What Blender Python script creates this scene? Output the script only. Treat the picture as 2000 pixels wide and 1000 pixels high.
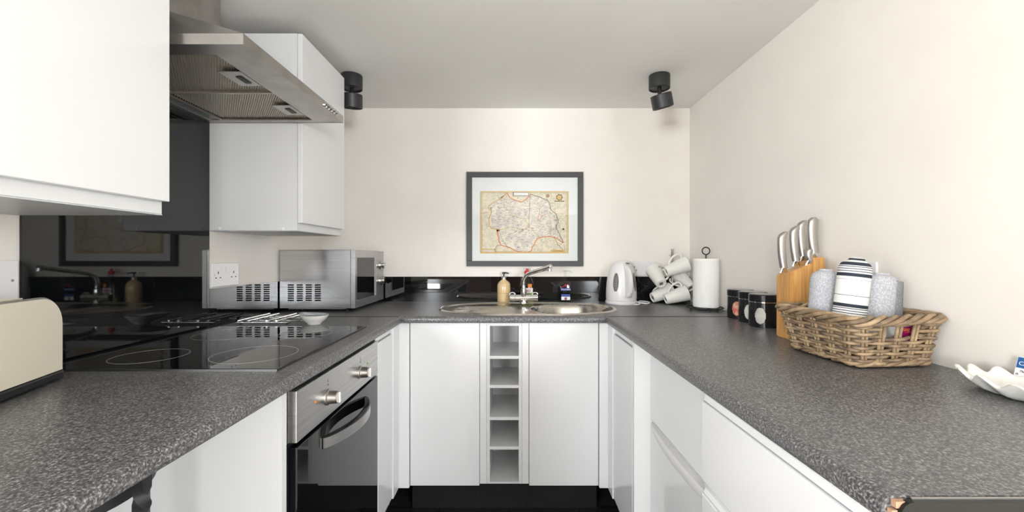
import bpy, bmesh, math, random
from mathutils import Matrix, Vector
for o in list(bpy.data.objects): bpy.data.objects.remove(o)
S = bpy.context.scene
C = S.collection
PI = math.pi
random.seed(7)
# ------------------------------------------------------------------ camera, light, exposure
F = 815.0                      # focal length in pixels of the 2000 px wide photo
H = 1.105                      # camera height above floor
cam = bpy.data.objects.new('camera', bpy.data.cameras.new('camera')); C.objects.link(cam)
cam.location = (0, 0, H); cam.rotation_euler = (PI/2, 0, 0)
cam.data.sensor_width = 36; cam.data.lens = 36*F/2000; cam.data.clip_start = .02
S.camera = cam
S.view_settings.view_transform = 'Standard'; S.view_settings.look = 'None'
S.view_settings.gamma = 1; S.view_settings.use_curve_mapping = False
S.view_settings.exposure = -0.03
w = bpy.data.worlds.new('world'); S.world = w; w.use_nodes = True
w.node_tree.nodes['Background'].inputs[0].default_value = (.80, .88, 1, 1)
w.node_tree.nodes['Background'].inputs[1].default_value = 1.0
def area(name, loc, rot, sx, sy, power, col):
    l = bpy.data.lights.new(name, 'AREA'); l.shape = 'RECTANGLE'; l.size = sx; l.size_y = sy
    l.energy = power; l.color = col
    o = bpy.data.objects.new(name, l); C.objects.link(o); o.location = loc; o.rotation_euler = rot
    return o
# added daylight at four invented window openings in a made-up room behind the camera
XL, XR, YB, YF, ZC = -1.071, 1.0, 2.348, -3.8, 1.936
YO, XO = .0, 2.6              # the kitchen opens here into a made-up wider room
area('right_rear_added_fill', (1.95, YF+.02, 1.33), (PI/2, 0, 0), .96, .92, 140, (.91, .96, 1))
area('left_rear_added_fill', (-1.95, YF+.02, 1.33), (PI/2, 0, 0), .96, .92, 165, (.93, .97, 1))
area('left_side_added_fill', (-XO+.02, -1.35, 1.2), (0, -PI/2, 0), 1.2, 1.5, 40, (.95, .98, 1))
area('right_side_added_fill', (XO-.02, -1.35, 1.2), (0, PI/2, 0), 1.2, 1.5, 16, (.90, .955, 1))

# ------------------------------------------------------------------ helpers
MATS = {}
def srgb(r, g, b):
    f = lambda c: ((c/255+.055)/1.055)**2.4 if c/255 > .04045 else c/255/12.92
    return (f(r), f(g), f(b), 1)
def mat(name, col, rough=.5, metal=0, spec=.5, ior=1.5, coat=0):
    m = bpy.data.materials.new(name); m.use_nodes = True
    b = m.node_tree.nodes['Principled BSDF']
    b.inputs['Base Color'].default_value = col
    b.inputs['Roughness'].default_value = rough; b.inputs['Metallic'].default_value = metal
    b.inputs['Specular IOR Level'].default_value = spec; b.inputs['IOR'].default_value = ior
    b.inputs['Coat Weight'].default_value = coat
    MATS[name] = m
    return m
def nodes(m): return m.node_tree.nodes, m.node_tree.links, m.node_tree.nodes['Principled BSDF']
def noise_node(m, scale, detail=3, stretch=(1, 1, 1), coord='Object', rough=.5):
    N, L, b = nodes(m)
    tc = N.new('ShaderNodeTexCoord'); mp = N.new('ShaderNodeMapping'); mp.inputs['Scale'].default_value = stretch
    n = N.new('ShaderNodeTexNoise'); n.inputs['Scale'].default_value = scale; n.inputs['Detail'].default_value = detail
    n.inputs['Roughness'].default_value = rough
    L.new(tc.outputs[coord], mp.inputs[0]); L.new(mp.outputs[0], n.inputs['Vector'])
    return n
def ramp(m, src, stops):
    N, L, b = nodes(m); r = N.new('ShaderNodeValToRGB'); e = r.color_ramp.elements
    while len(e) < len(stops): e.new(.5)
    for i, (p, c) in enumerate(stops): e[i].position = p; e[i].color = c
    L.new(src, r.inputs[0]); return r
def bump(m, src, strength=.1, dist=.001):
    N, L, b = nodes(m); u = N.new('ShaderNodeBump'); u.inputs['Strength'].default_value = strength
    u.inputs['Distance'].default_value = dist; L.new(src, u.inputs['Height']); L.new(u.outputs[0], b.inputs['Normal'])
def noisy(name, c1, c2, scale, rough=.5, lo=.35, hi=.65, stretch=(1,1,1), bmp=0, metal=0, detail=3, **k):
    m = mat(name, c1, rough, metal, **k); n = noise_node(m, scale, detail, stretch)
    r = ramp(m, n.outputs['Fac'], [(lo, c1), (hi, c2)]); N, L, b = nodes(m)
    L.new(r.outputs[0], b.inputs['Base Color'])
    if bmp: bump(m, n.outputs['Fac'], bmp)
    return m
def clear(name, tint, gloss=.1, rough=.03):
    m = bpy.data.materials.new(name); m.use_nodes = True; N = m.node_tree.nodes; L = m.node_tree.links
    for n in list(N): N.remove(n)
    o = N.new('ShaderNodeOutputMaterial'); mx = N.new('ShaderNodeMixShader'); t = N.new('ShaderNodeBsdfTransparent')
    g = N.new('ShaderNodeBsdfGlossy'); fr = N.new('ShaderNodeFresnel'); fr.inputs[0].default_value = 1.45
    g.inputs['Roughness'].default_value = rough; t.inputs[0].default_value = tint
    ge = N.new('ShaderNodeNewGeometry'); sb_ = N.new('ShaderNodeMath'); sb_.operation = 'SUBTRACT'; sb_.inputs[0].default_value = 1; L.new(ge.outputs['Backfacing'], sb_.inputs[1])
    ml = N.new('ShaderNodeMath'); ml.operation = 'MULTIPLY'; L.new(sb_.outputs[0], ml.inputs[0]); L.new(fr.outputs[0], ml.inputs[1]); L.new(ml.outputs[0], mx.inputs[0]); L.new(t.outputs[0], mx.inputs[1]); L.new(g.outputs[0], mx.inputs[2]); L.new(mx.outputs[0], o.inputs[0])
    MATS[name] = m; return m

WM = {}                                    # world matrix of every empty
def prop(o, label=None, cat=None, group=None, kind=None):
    if label: o['label'] = label
    if cat: o['category'] = cat
    if group: o['group'] = group
    if kind: o['kind'] = kind
    return o
def thing(name, label, cat, loc=(0,0,0), rot=None, group=None, kind=None):
    o = bpy.data.objects.new(name, None); C.objects.link(o); o.empty_display_size = .03
    m = Matrix.Translation(loc) @ (rot.to_4x4() if rot else Matrix())
    o.matrix_world = m; WM[o] = m
    return prop(o, label, cat, group, kind)
def obj(name, bm, m, parent=None, local=False, smooth=None):
    me = bpy.data.meshes.new(name)
    o = bpy.data.objects.new(name, me)
    if parent is not None and not local: bm.transform(WM[parent].inverted())
    if parent is None:
        lo = [min(v.co[i] for v in bm.verts) for i in range(3)]; hi = [max(v.co[i] for v in bm.verts) for i in range(3)]
        c = Vector(((lo[0]+hi[0])/2, (lo[1]+hi[1])/2, lo[2])); bm.transform(Matrix.Translation(-c)); o.location = c
        WM[o] = Matrix.Translation(c)
    else: WM[o] = WM[parent]
    bmesh.ops.recalc_face_normals(bm, faces=bm.faces)
    bm.to_mesh(me); bm.free()
    me.materials.append(m if not isinstance(m, str) else MATS[m])
    C.objects.link(o); o.parent = parent
    if smooth is not None:
        for p in me.polygons: p.use_smooth = True
        try: me.set_sharp_from_angle(angle=math.radians(smooth))
        except Exception: pass
    return o
def B(): return bmesh.new()
def box(bm, x0, x1, y0, y1, z0, z1, bev=0, seg=2):
    t = bmesh.new(); bmesh.ops.create_cube(t, size=1)
    for v in t.verts: v.co = Vector(((x0+x1)/2+v.co.x*(x1-x0), (y0+y1)/2+v.co.y*(y1-y0), (z0+z1)/2+v.co.z*(z1-z0)))
    if bev: bmesh.ops.bevel(t, geom=list(t.edges), offset=bev, segments=seg, affect='EDGES', profile=.5)
    merge(bm, t); return bm
def merge(bm, t, mtx=None):
    if mtx is not None: t.transform(mtx)
    mp = {v: bm.verts.new(v.co) for v in t.verts}
    for f in t.faces:
        try: bm.faces.new([mp[v] for v in f.verts])
        except ValueError: pass
    t.free()
def prism(bm, pts, axis, a, b):
    """polygon pts (two coords) extruded along axis from a to b"""
    def P(p, t):
        return {'x': (t, p[0], p[1]), 'y': (p[0], t, p[1]), 'z': (p[0], p[1], t)}[axis]
    A = [bm.verts.new(P(p, a)) for p in pts]; Bv = [bm.verts.new(P(p, b)) for p in pts]
    n = len(pts)
    bm.faces.new(A); bm.faces.new(Bv[::-1])
    for i in range(n): bm.faces.new((A[i], A[(i+1)%n], Bv[(i+1)%n], Bv[i]))
    return bm
def loft(bm, rings, cap=True, closed=True):
    R = [[bm.verts.new(p) for p in r] for r in rings]; n = len(R[0])
    for a, b in zip(R, R[1:]):
        for i in range(n if closed else n-1):
            bm.faces.new((a[i], a[(i+1)%n], b[(i+1)%n], b[i]))
    if cap:
        bm.faces.new(R[0][::-1]); bm.faces.new(R[-1])
    return bm
def lathe(bm, prof, c=(0,0,0), n=32, cap=True, sx=1, sy=1):
    return loft(bm, [[(c[0]+r*sx*math.cos(2*PI*i/n), c[1]+r*sy*math.sin(2*PI*i/n), c[2]+z) for i in range(n)] for r, z in prof], cap)
def tube(bm, path, r, n=8, closed=False, cap=True):
    P = [Vector(p) for p in path]; m = len(P); rings = []
    up = None
    for i, p in enumerate(P):
        if closed: t = (P[(i+1)%m]-P[i-1]).normalized()
        else: t = (P[min(i+1, m-1)]-P[max(i-1, 0)]).normalized()
        if up is None: up = Vector((0,0,1)) if abs(t.z) < .9 else Vector((0,1,0))
        s = t.cross(up)
        if s.length < 1e-5: s = t.cross(Vector((1,0,0)))
        s.normalize(); up = s.cross(t).normalized()
        rr = r(i/(m-1)) if callable(r) else r
        rings.append([p+s*rr*math.cos(2*PI*k/n)+up*rr*math.sin(2*PI*k/n) for k in range(n)])
    if closed: rings.append(rings[0]); return loft(bm, rings, False)
    return loft(bm, rings, cap)
def cyl(bm, a, b, r, n=20, r2=None):
    return tube(bm, [a, b], (lambda t: r+(r2-r)*t) if r2 is not None else r, n)
def bez(pts, n=12):
    """catmull-rom through pts"""
    P = [Vector(p) for p in pts]; P = [2*P[0]-P[1]]+P+[2*P[-1]-P[-2]]; out = []
    for i in range(1, len(P)-2):
        for k in range(n):
            t = k/n; a, b, c, d = P[i-1:i+3]
            out.append(.5*((2*b)+(c-a)*t+(2*a-5*b+4*c-d)*t*t+(3*b-a-3*c+d)*t**3))
    out.append(P[-2]); return out
def text(s, size, m, parent, mtx, name='lettering', extr=.0002, local=False):
    cu = bpy.data.curves.new('t', 'FONT'); cu.body = s; cu.size = size; cu.extrude = extr
    to = bpy.data.objects.new('t', cu); C.objects.link(to)
    bpy.context.view_layer.update()
    me = bpy.data.meshes.new_from_object(to.evaluated_get(bpy.context.evaluated_depsgraph_get()))
    bpy.data.objects.remove(to); bpy.data.curves.remove(cu)
    bm = bmesh.new(); bm.from_mesh(me); bpy.data.meshes.remove(me); bm.transform(mtx)
    return obj(name, bm, m, parent, local)
def basis(o, x, y):
    """matrix with local x, y axes given, at o"""
    x = Vector(x).normalized(); y = Vector(y).normalized(); z = x.cross(y).normalized()
    return Matrix(((x[0], y[0], z[0], o[0]), (x[1], y[1], z[1], o[1]), (x[2], y[2], z[2], o[2]), (0,0,0,1)))
def px(x, y, d): return Vector(((x-1000)*d/F, d, H-(y-500)*d/F))   # photo pixel at depth d

# ------------------------------------------------------------------ materials
paint = noisy('wall_paint', srgb(241,236,229), srgb(239,233,226), 6, .75, bmp=0)
n_ = noise_node(paint, 160, 4); bump(paint, n_.outputs['Fac'], .06)
noisy('ceiling_paint', srgb(244,243,240), srgb(241,240,237), 3, .85)
mat('white_gloss', srgb(233,233,234), .16); mat('white_carcass', srgb(226,226,226), .35)
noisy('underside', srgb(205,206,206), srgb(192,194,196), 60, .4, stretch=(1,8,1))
noisy('slate_tile', srgb(22,23,24), srgb(34,34,35), 14, .45, detail=6, bmp=.15)
mat('grout', srgb(12,12,13), .9)
lam = mat('laminate', (.08,.08,.08,1), .33)
n1 = noise_node(lam, 300, 3, (1, 1, 1), rough=.6); n2 = noise_node(lam, 55, 2)
N, L, b = nodes(lam)
r1 = ramp(lam, n1.outputs['Fac'], [(.36, srgb(62,62,65)), (.50, srgb(93,92,93)), (.58, srgb(120,118,118)), (.70, srgb(172,170,168))])
L.new(r1.outputs[0], b.inputs['Base Color']); bump(lam, n1.outputs['Fac'], .12, .0005)
mat('chipboard', srgb(176,140,112), .9)
mat('black_glass', (.004,.0045,.005,1), .025, ior=1.55); mat('black_gloss', (.01,.01,.012,1), .12)
mat('ring_print', srgb(150,150,150), .3); mat('black_plastic', (.012,.012,.013,1), .35)
def brushed(name, c1, c2, stretch, rough):
    m = noisy(name, c1, c2, 40, rough, metal=1, stretch=stretch, bmp=.004); return m
brushed('steel_y', srgb(196,195,194), srgb(180,179,178), (1, .06, 6), .32)
brushed('steel_x', srgb(212,211,211), srgb(196,195,195), (.06, 6, 6), .26)
brushed('hood_steel', srgb(184,180,175), srgb(168,164,159), (.4, .4, .4), .3)
brushed('sink_steel', srgb(205,200,192), srgb(190,185,178), (3, 3, 3), .22)
mat('chrome', srgb(225,225,225), .06, 1); mat('satin_steel', srgb(188,184,179), .36, 1)
mat('filter_mesh', srgb(206,198,188), .42, 1)
mat('cream_enamel', srgb(238,230,210), .22); mat('white_plastic', srgb(238,236,236), .3)
mat('dark_slot', (.004,.004,.004,1), .6); mat('matte_black', srgb(44,45,46), .45)
mat('frame_black', srgb(58,57,57), .45); mat('mat_board', srgb(240,238,236), .8)
mat('ceramic', srgb(240,238,232), .12); mat('paper_towel', srgb(244,243,240), .95)
mat('iron', srgb(32,34,37), .5); mat('card_white', srgb(242,242,244), .6); mat('card_blue', srgb(40,98,160), .5)
mat('red_cap', srgb(214,38,34), .3); mat('ink', srgb(60,50,44), .8)
mat('orange_ink', srgb(226,150,110), .8); mat('yellow_ink', srgb(222,186,120), .8); mat('brown_ink', srgb(128,98,60), .8)
mat('label_blue', srgb(46,72,150), .5); mat('label_red', srgb(220,50,60), .5); mat('label_white', srgb(232,232,232), .5)
mat('label_green', srgb(120,170,60), .5); mat('label_orange', srgb(238,140,40), .5); mat('purple_pack', srgb(150,18,100), .25)
mat('foil', srgb(190,192,196), .3, .8); mat('soap_liquid', srgb(218,190,144), .2); mat('dish_liquid', srgb(176,186,90), .15)
clear('clear_plastic', (.93,.95,.94,1)); clear('clear_glass', (.97,.98,.98,1), rough=.01); clear('green_glass', (.55,.75,.68,1))
clear('tinted_glass', (.12,.12,.12,1), rough=.02)
noisy('bamboo', srgb(226,174,104), srgb(206,148,82), 18, .42, stretch=(6,6,.5))
noisy('wicker', srgb(164,140,112), srgb(108,90,72), 40, .6, bmp=.2)
noisy('wicker_pale', srgb(186,160,126), srgb(142,118,90), 30, .6, bmp=.2)
mp_ = noisy('map_paper', srgb(244,232,214), srgb(222,210,200), 40, .85, lo=.4, hi=.6)
noisy('sea_paper', srgb(240,226,200), srgb(226,212,190), 60, .85, lo=.4, hi=.6)
kn = mat('grey_knit', srgb(178,180,188), .95)
N, L, b = nodes(kn); tc = N.new('ShaderNodeTexCoord'); wv = N.new('ShaderNodeTexVoronoi'); wv.inputs['Scale'].default_value = 320
mpn = N.new('ShaderNodeMapping'); mpn.inputs['Scale'].default_value = (1, 1, .6)
L.new(tc.outputs['Object'], mpn.inputs[0]); L.new(mpn.outputs[0], wv.inputs['Vector'])
r_ = ramp(kn, wv.outputs['Distance'], [(.0, srgb(222,222,225)), (.6, srgb(178,179,186))]); L.new(r_.outputs[0], b.inputs['Base Color']); bump(kn, wv.outputs['Distance'], -.6, .002)
st = mat('striped_cotton', srgb(240,239,236), .9)      # navy stripes woven across a white tea towel
N, L, b = nodes(st); tc = N.new('ShaderNodeTexCoord'); sp = N.new('ShaderNodeSeparateXYZ'); L.new(tc.outputs['Object'], sp.inputs[0])
mr = N.new('ShaderNodeMapRange'); mr.inputs['From Min'].default_value = .062; mr.inputs['From Max'].default_value = .222; L.new(sp.outputs['Z'], mr.inputs['Value'])
Wt, Nv = srgb(240,239,236), srgb(44,50,62)
stops = [(0,Wt)]
for c_, w_ in ((.10,.05),(.155,.012),(.19,.012),(.225,.012),(.27,.05),(.42,.006),(.66,.006),(.73,.05),(.785,.012),(.82,.012),(.855,.012),(.90,.05),(.97,.03)):
    stops += [(c_-w_/2, Nv), (c_+w_/2, Wt)]
r_ = ramp(st, mr.outputs[0], stops); r_.color_ramp.interpolation = 'CONSTANT'; L.new(r_.outputs[0], b.inputs['Base Color'])
nn = noise_node(st, 25, 2); bump(st, nn.outputs['Fac'], .3, .004)

# ------------------------------------------------------------------ the room
CT = .85; CB = .822                       # worktop top / underside
def struct(name, bm, m, parent=None):
    o = obj(name, bm, m, parent)
    if parent is None: o['kind'] = 'structure'
    return o
T = .1
struct('wall_back', box(B(), XL-T, XR+T, YB, YB+T, 0, ZC), paint)
rw = B(); box(rw, XR, XR+T, YO, YB, 0, ZC); box(rw, XR+T, XO, YO, YO+T, 0, ZC); 
for a_ in ((YF, -2.1, 0, ZC), (-.6, YO+T, 0, ZC), (-2.1, -.6, 0, .6), (-2.1, -.6, 1.8, ZC)): box(rw, XO, XO+T, *a_)
struct('wall_right', rw, paint)
lw = B(); box(lw, XL-T, XL, YO, YB, 0, ZC); box(lw, -XO, XL-T, YO, YO+T, 0, ZC); 
for a_ in ((YF, -2.1, 0, ZC), (-.6, YO+T, 0, ZC), (-2.1, -.6, 0, .6), (-2.1, -.6, 1.8, ZC)): box(lw, -XO-T, -XO, *a_)
struct('wall_left', lw, paint)
fw = B()
for a in ((-XO-T, -2.45, 0, ZC), (-1.45, -.45, 0, ZC), (.45, 1.45, 0, ZC), (2.45, XO+T, 0, ZC), (-.45, .45, 1.9, ZC), (1.45, 2.45, 0, .85), (1.45, 2.45, 1.81, ZC), (-2.45, -1.45, 0, .85), (-2.45, -1.45, 1.81, ZC)): box(fw, a[0], a[1], YF-T, YF, a[2], a[3])
struct('wall_front', fw, noisy('reflection_darkening_taupe', srgb(96,80,72), srgb(88,73,66), 6, .8))  # unseen rear wall coloured dark to keep the upstand reflections dark
dr_ = thing('added_door_1', None, None, (0, YF, 0), kind='structure')  # unseen door, made up to give dark brown reflections
noisy('brown_wood', srgb(92,56,44), srgb(66,40,32), 8, .4, stretch=(6,1,.6))
obj('door_leaf', box(B(), -.44, .44, YF-.07, YF-.03, .01, 1.89), 'brown_wood', dr_)
for x0_, x1_, z0_, z1_ in ((-.34,-.04,.2,.85),(.04,.34,.2,.85),(-.34,-.04,1.0,1.78),(.04,.34,1.0,1.78)): obj('door_panel', box(B(), x0_, x1_, YF-.03, YF-.02, z0_, z1_, .006), 'brown_wood', dr_)
fl = struct('floor', box(B(), XL-T, XR+T, 0, YB+T, -.05, -.004), 'grout')
noisy('light_bounce_boards', srgb(232,224,212), srgb(220,210,196), 5, .5, stretch=(8,.6,1))
struct('floor', box(B(), -XO-T, XO+T, YF-T, -.001, -.05, 0), 'light_bounce_boards')  # made-up pale floor, added to bounce light up to the ceiling
tm = None
for i in range(4):
    for j in range(6):
        x, y = -.62+i*.305, .01+j*.305
        if tm is None:
            t_ = obj('tile', box(B(), -.15, .15, -.15, .15, -.004, 0, .002, 1), 'slate_tile', fl, local=True); tm = t_.data
        else:
            t_ = bpy.data.objects.new('tile', tm); C.objects.link(t_); t_.parent = fl
        t_.location = Vector((x+.15, y+.15, 0)) - WM[fl].translation
struct('ceiling', box(B(), -XO-T, XO+T, YF-T, YB+T, ZC, ZC+.08), 'ceiling_paint')
def window(name, lo, hi, axis):
    r = thing(name, None, None, ((lo[0]+hi[0])/2, (lo[1]+hi[1])/2, lo[2]), kind='structure')
    fr = B(); t = .05
    if axis == 'y':
        for a in ((lo[0], lo[0]+t, lo[2], hi[2]), (hi[0]-t, hi[0], lo[2], hi[2]), (lo[0]+t, hi[0]-t, lo[2], lo[2]+t), (lo[0]+t, hi[0]-t, hi[2]-t, hi[2])):
            box(fr, a[0], a[1], lo[1], hi[1], a[2], a[3])
        pn = box(B(), lo[0]+t, hi[0]-t, lo[1]+.02, lo[1]+.026, lo[2]+t, hi[2]-t)
    else:
        for a in ((lo[1], lo[1]+t, lo[2], hi[2]), (hi[1]-t, hi[1], lo[2], hi[2]), (lo[1]+t, hi[1]-t, lo[2], lo[2]+t), (lo[1]+t, hi[1]-t, hi[2]-t, hi[2])):
            box(fr, lo[0], hi[0], a[0], a[1], a[2], a[3])
        pn = box(B(), lo[0]+.02, lo[0]+.026, lo[1]+t, hi[1]-t, lo[2]+t, hi[2]-t)
    obj('window_frame', fr, 'white_plastic', r); obj('pane', pn, 'clear_glass', r)
window('added_window_1', (-2.45, YF-.08, .85), (-1.45, YF-.02, 1.81), 'y')  # four invented windows out of view, set around the added lights
window('added_window_3', (-XO-.08, -2.1, .6), (-XO-.02, -.6, 1.8), 'x')
window('added_window_4', (XO+.02, -2.1, .6), (XO+.08, -.6, 1.8), 'x')
window('added_window_2', (1.45, YF-.08, .85), (2.45, YF-.02, 1.81), 'y')

# ------------------------------------------------------------------ worktops
def edge_profile(xf, xb, s):
    """front edge at xf rolled over, back at xb; s=+1 if front faces +x"""
    r = .013; p = []
    for k in range(7):
        a = PI/2*k/6; p.append((xf-s*r+s*r*math.sin(a), CT-r+r*math.cos(a)))
    p2 = [(xf-s*.006+s*.006*math.cos(a), CB+.006-.006*math.sin(a)) for a in (0, PI/4, PI/2)]
    return [(xb, CT)] + p + p2 + [(xb, CB)]
LX, RX, SEAM = -.462, .393, 1.755
wl = thing('worktop', 'left speckled grey worktop carrying the hob and toaster', 'worktop', (-.77, 1, CB), group='speckled laminate worktops')
obj('slab', prism(B(), edge_profile(LX, XL+.001, 1), 'y', .12, SEAM-.0025), lam, wl, smooth=40)
obj('added_shade_panel', box(B(), XL+.002, LX-.03, .13, .148, 0, CB-.0005), 'white_carcass', wl)  # unseen panel added to shade the space under the worktop
wr = thing('worktop', 'right speckled grey worktop carrying the wicker basket and canisters', 'worktop', (.7, 1, CB), group='speckled laminate worktops')
obj('slab', prism(B(), edge_profile(RX, XR-.001, -1), 'y', .444, SEAM-.0025), lam, wr, smooth=40)
chip = B(); box(chip, RX+.006, RX+.0118, .438, .4438, CB+.002, CT-.012); box(chip, RX+.010, RX+.024, .438, .4438, CT-.010, CT-.003)
obj('chipped_edge', chip, 'chipboard', wr)
cap_pts = [(RX+.012, CB-.03), (RX+.012, CT-.014)] + [(RX+.026-.014*math.cos(a), CT-.015+.0135*math.sin(a)) for a in (0, .4, .8, 1.2, PI/2)] + [(XR-.002, CT-.0015), (XR-.002, CB-.03)]
ec = obj('end_cap', prism(B(), cap_pts, 'y', .434, .4412), mat('end_cap_black', (.012,.012,.010,1), .45, spec=.25), wr); ec['label'] = 'glossy black end cap strip'
obj('end_trim', box(B(), RX+.028, XR-.002, .4395, .4412, CT-.0014, CT+.0004), 'satin_steel', wr)
sc = B(); lathe(sc, [(.0001,.003),(.003,.0025),(.0045,0)], n=12); sc.transform(Matrix.Translation((.497, .434, CT-.017)) @ Matrix.Rotation(PI/2, 4, 'X'))
obj('screw', sc, mat('brass', srgb(200,172,110), .4, 1), wr)
# back worktop with the sink cut-out
SX, SY, SA, SB = .076, 2.022, .425, .236
def sup(th, a, b, e=2.35):
    c, s = math.cos(th), math.sin(th)
    return (a*math.copysign(abs(c)**(2/e), c), b*math.copysign(abs(s)**(2/e), s))
wb = thing('worktop', 'back speckled grey worktop around the oval steel sink', 'worktop', (0, 2, CB), group='speckled laminate worktops')
bw = B(); y0, y1 = SEAM+.03, YB-.001; x0, x1 = XL+.001, XR-.001
ths = sorted([2*PI*i/120 for i in range(120)] + [math.atan2(cy-SY, cx-SX) % (2*PI) for cx in (x0, x1) for cy in (y0, y1)])
def ray(th):
    c, s = math.cos(th), math.sin(th); t = 9
    if c > 1e-9: t = min(t, (x1-SX)/c)
    if c < -1e-9: t = min(t, (x0-SX)/c)
    if s > 1e-9: t = min(t, (y1-SY)/s)
    if s < -1e-9: t = min(t, (y0-SY)/s)
    return (SX+c*t, SY+s*t)
def hole(th):
    c, s = math.cos(th), math.sin(th); a, bb, e = SA-.02, SB-.02, 2.35
    r = (abs(c/a)**e+abs(s/bb)**e)**(-1/e); return (SX+c*r, SY+s*r)
rings = []
for fn, z in ((hole, CB), (hole, CT), (ray, CT), (ray, CB)): rings.append([(*fn(t), z) for t in ths])
rings.append(rings[0]); loft(bw, rings, False)
prf = edge_profile(SEAM, SEAM+.03, -1)
prism(bw, prf, 'x', LX+.0, RX-.0)
box(bw, x0, LX, SEAM, SEAM+.03, CB, CT); box(bw, RX, x1, SEAM, SEAM+.03, CB, CT)
obj('slab', bw, lam, wb, smooth=35)
mat('joint_black', srgb(38,36,35), .6)
for xa, xb in ((XL+.002, LX-.014), (RX+.014, XR-.002)): obj('joint_strip', box(B(), xa, xb, SEAM-.009, SEAM+.006, CT-.0002, CT+.0007), 'joint_black', wb)
# ------------------------------------------------------------------ splashbacks
prop(obj('splashback', box(B(), XL+.0005, XL+.006, .907, 1.469, CT, 1.62), 'black_glass'), 'tall black glass splashback behind the hob', 'splashback')
prop(obj('upstand', box(B(), XL+.0005, XL+.006, 1.4705, YB-.007, CT, CT+.139), 'black_glass'), 'low black glass upstand on left wall under the socket beside microwave', 'splashback')
prop(obj('upstand', box(B(), XL+.0065, XR-.0005, YB-.0065, YB-.0005, CT, CT+.139), 'black_glass'), 'low black glass upstand along back wall behind the sink', 'splashback')

# ------------------------------------------------------------------ base units
DZ0, DZ1 = .122, CB-.003
YD = 1.785                                 # plane of the back doors
FL, FR = -.487, .413                       # planes of the side fronts
def door_y(x0, x1, y, name, par, z0=DZ0, z1=DZ1, t=.018): return obj(name, box(B(), x0, x1, y, y+t, z0, z1, .0015, 1), 'white_gloss', par)
def door_x(xf, y0, y1, name, par, s, z0=DZ0, z1=DZ1, t=.018):
    a, b_ = sorted((xf, xf-s*t)); return obj(name, box(B(), a, b_, y0, y1, z0, z1, .0015, 1), 'white_gloss', par)
def unit(label, x0, x1, door, y=YD):
    t = thing('base_cabinet', label, 'cabinet', ((x0+x1)/2, 2.05, 0), group='white base cabinets')
    obj('body', box(B(), x0+.001, x1-.001, y+.019, YB-.02, DZ0, .64), 'white_carcass', t)
    if door: door_y(x0+.0015, x1-.0015, y, 'door', t)
    obj('plinth', box(B(), x0, x1, y+.045, y+.06, 0, DZ0), 'black_plastic', t); return t
ub = unit('white gloss base cabinet under the draining board, left of bottle rack', -.437, -.138, True)
unit('white gloss base cabinet under the sink bowl, right of bottle rack', .072, .371, True)
# bottle rack with fillers
t = thing('bottle_rack', 'narrow white open bottle rack of five cubbies between two doors', 'rack', (-.033, 1.95, 0))
x0, x1 = -.109, .043; yk = YD+.006
obj('filler', box(B(), -.1375, x0-.0008, yk, yk+.018, DZ0+.006, DZ1), 'white_gloss', t)
obj('filler', box(B(), x1+.0008, .0715, yk, yk+.018, DZ0+.006, DZ1), 'white_gloss', t)
obj('side_panel', box(B(), x0, x0+.014, yk, yk+.3, DZ0+.006, DZ1), 'white_carcass', t)
obj('side_panel', box(B(), x1-.014, x1, yk, yk+.3, DZ0+.006, DZ1), 'white_carcass', t)
obj('back_panel', box(B(), x0+.014, x1-.014, yk+.29, yk+.3, DZ0+.006, DZ1), 'white_carcass', t)
zs = [H-(y-500)*yk/F for y in (633.5, 698, 755, 817.5, 875, 944)]
for z in zs: obj('shelf', box(B(), x0+.0142, x1-.0142, yk, yk+.289, max(z-.0065, DZ0+.006), min(z+.0065, DZ1)), 'white_carcass', t)
obj('plinth', box(B(), -.1375, .0715, YD+.045, YD+.06, 0, DZ0), 'black_plastic', t)
# corner posts
def corner_post(label, xa, xb, xs):
    t = thing('corner_post', label, 'panel', ((xa+xb)/2, 1.75, 0), group='white corner posts')
    obj('back_filler', box(B(), xa, xb, YD-.006, YD+.018, DZ0-.008, DZ1, .003, 2), 'white_gloss', t)
    a, b_ = sorted((xs, xs+(.018 if xs > 0 else -.018)))
    obj('side_filler', box(B(), a, b_, 1.70, YD-.007, DZ0-.008, DZ1, .003, 2), 'white_gloss', t); return t
corner_post('white corner post between the oven side and the back cabinets', FL+.0005, -.4385, FL+.004)
corner_post('white corner post between the fridge side and the back cabinets', .3725, FR-.0005, FR-.004)
# side corner cabinets with finger-pull door tops
def corner_cab(label, y0, y1, xf, s):
    t = thing('corner_cabinet', label, 'cabinet', (xf-s*.25, (y0+y1)/2, 0), group='white base cabinets')
    xb = XL+.02 if s > 0 else XR-.02
    a, b_ = sorted((xf-s*.0195, xb)); obj('body', box(B(), a, b_, y0, y1, DZ0, CB-.004), 'white_carcass', t)
    door_x(xf, y0+.0015, y1-.001, 'door', t, s, z1=DZ1-.03)
    a, b_ = sorted((xf-s*.006, xf-s*.019)); obj('finger_rail', box(B(), a, b_, y0, y1, DZ1-.028, DZ1, .003), 'white_gloss', t)
    a, b_ = sorted((xf-s*.05, xf-s*.065)); obj('plinth', box(B(), a, b_, y0, 1.83, 0, DZ0), 'black_plastic', t)
corner_cab('narrow white base cabinet between oven and the back left corner', 1.516, 1.698, FL, 1)
corner_cab('narrow white base cabinet between fridge and the back right corner', 1.432, 1.698, FR, -1)
prop(obj('end_panel', box(B(), FR, XR-.02, 1.412, 1.43, 0, CB-.002), 'white_carcass'), 'white end panel standing beside the far side of the fridge', 'panel')
prop(obj('end_panel', box(B(), XL+.002, FL-.012, .905, .923, 0, CB-.002), 'white_carcass'), 'large white end panel at the near side of the oven', 'panel')
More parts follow.
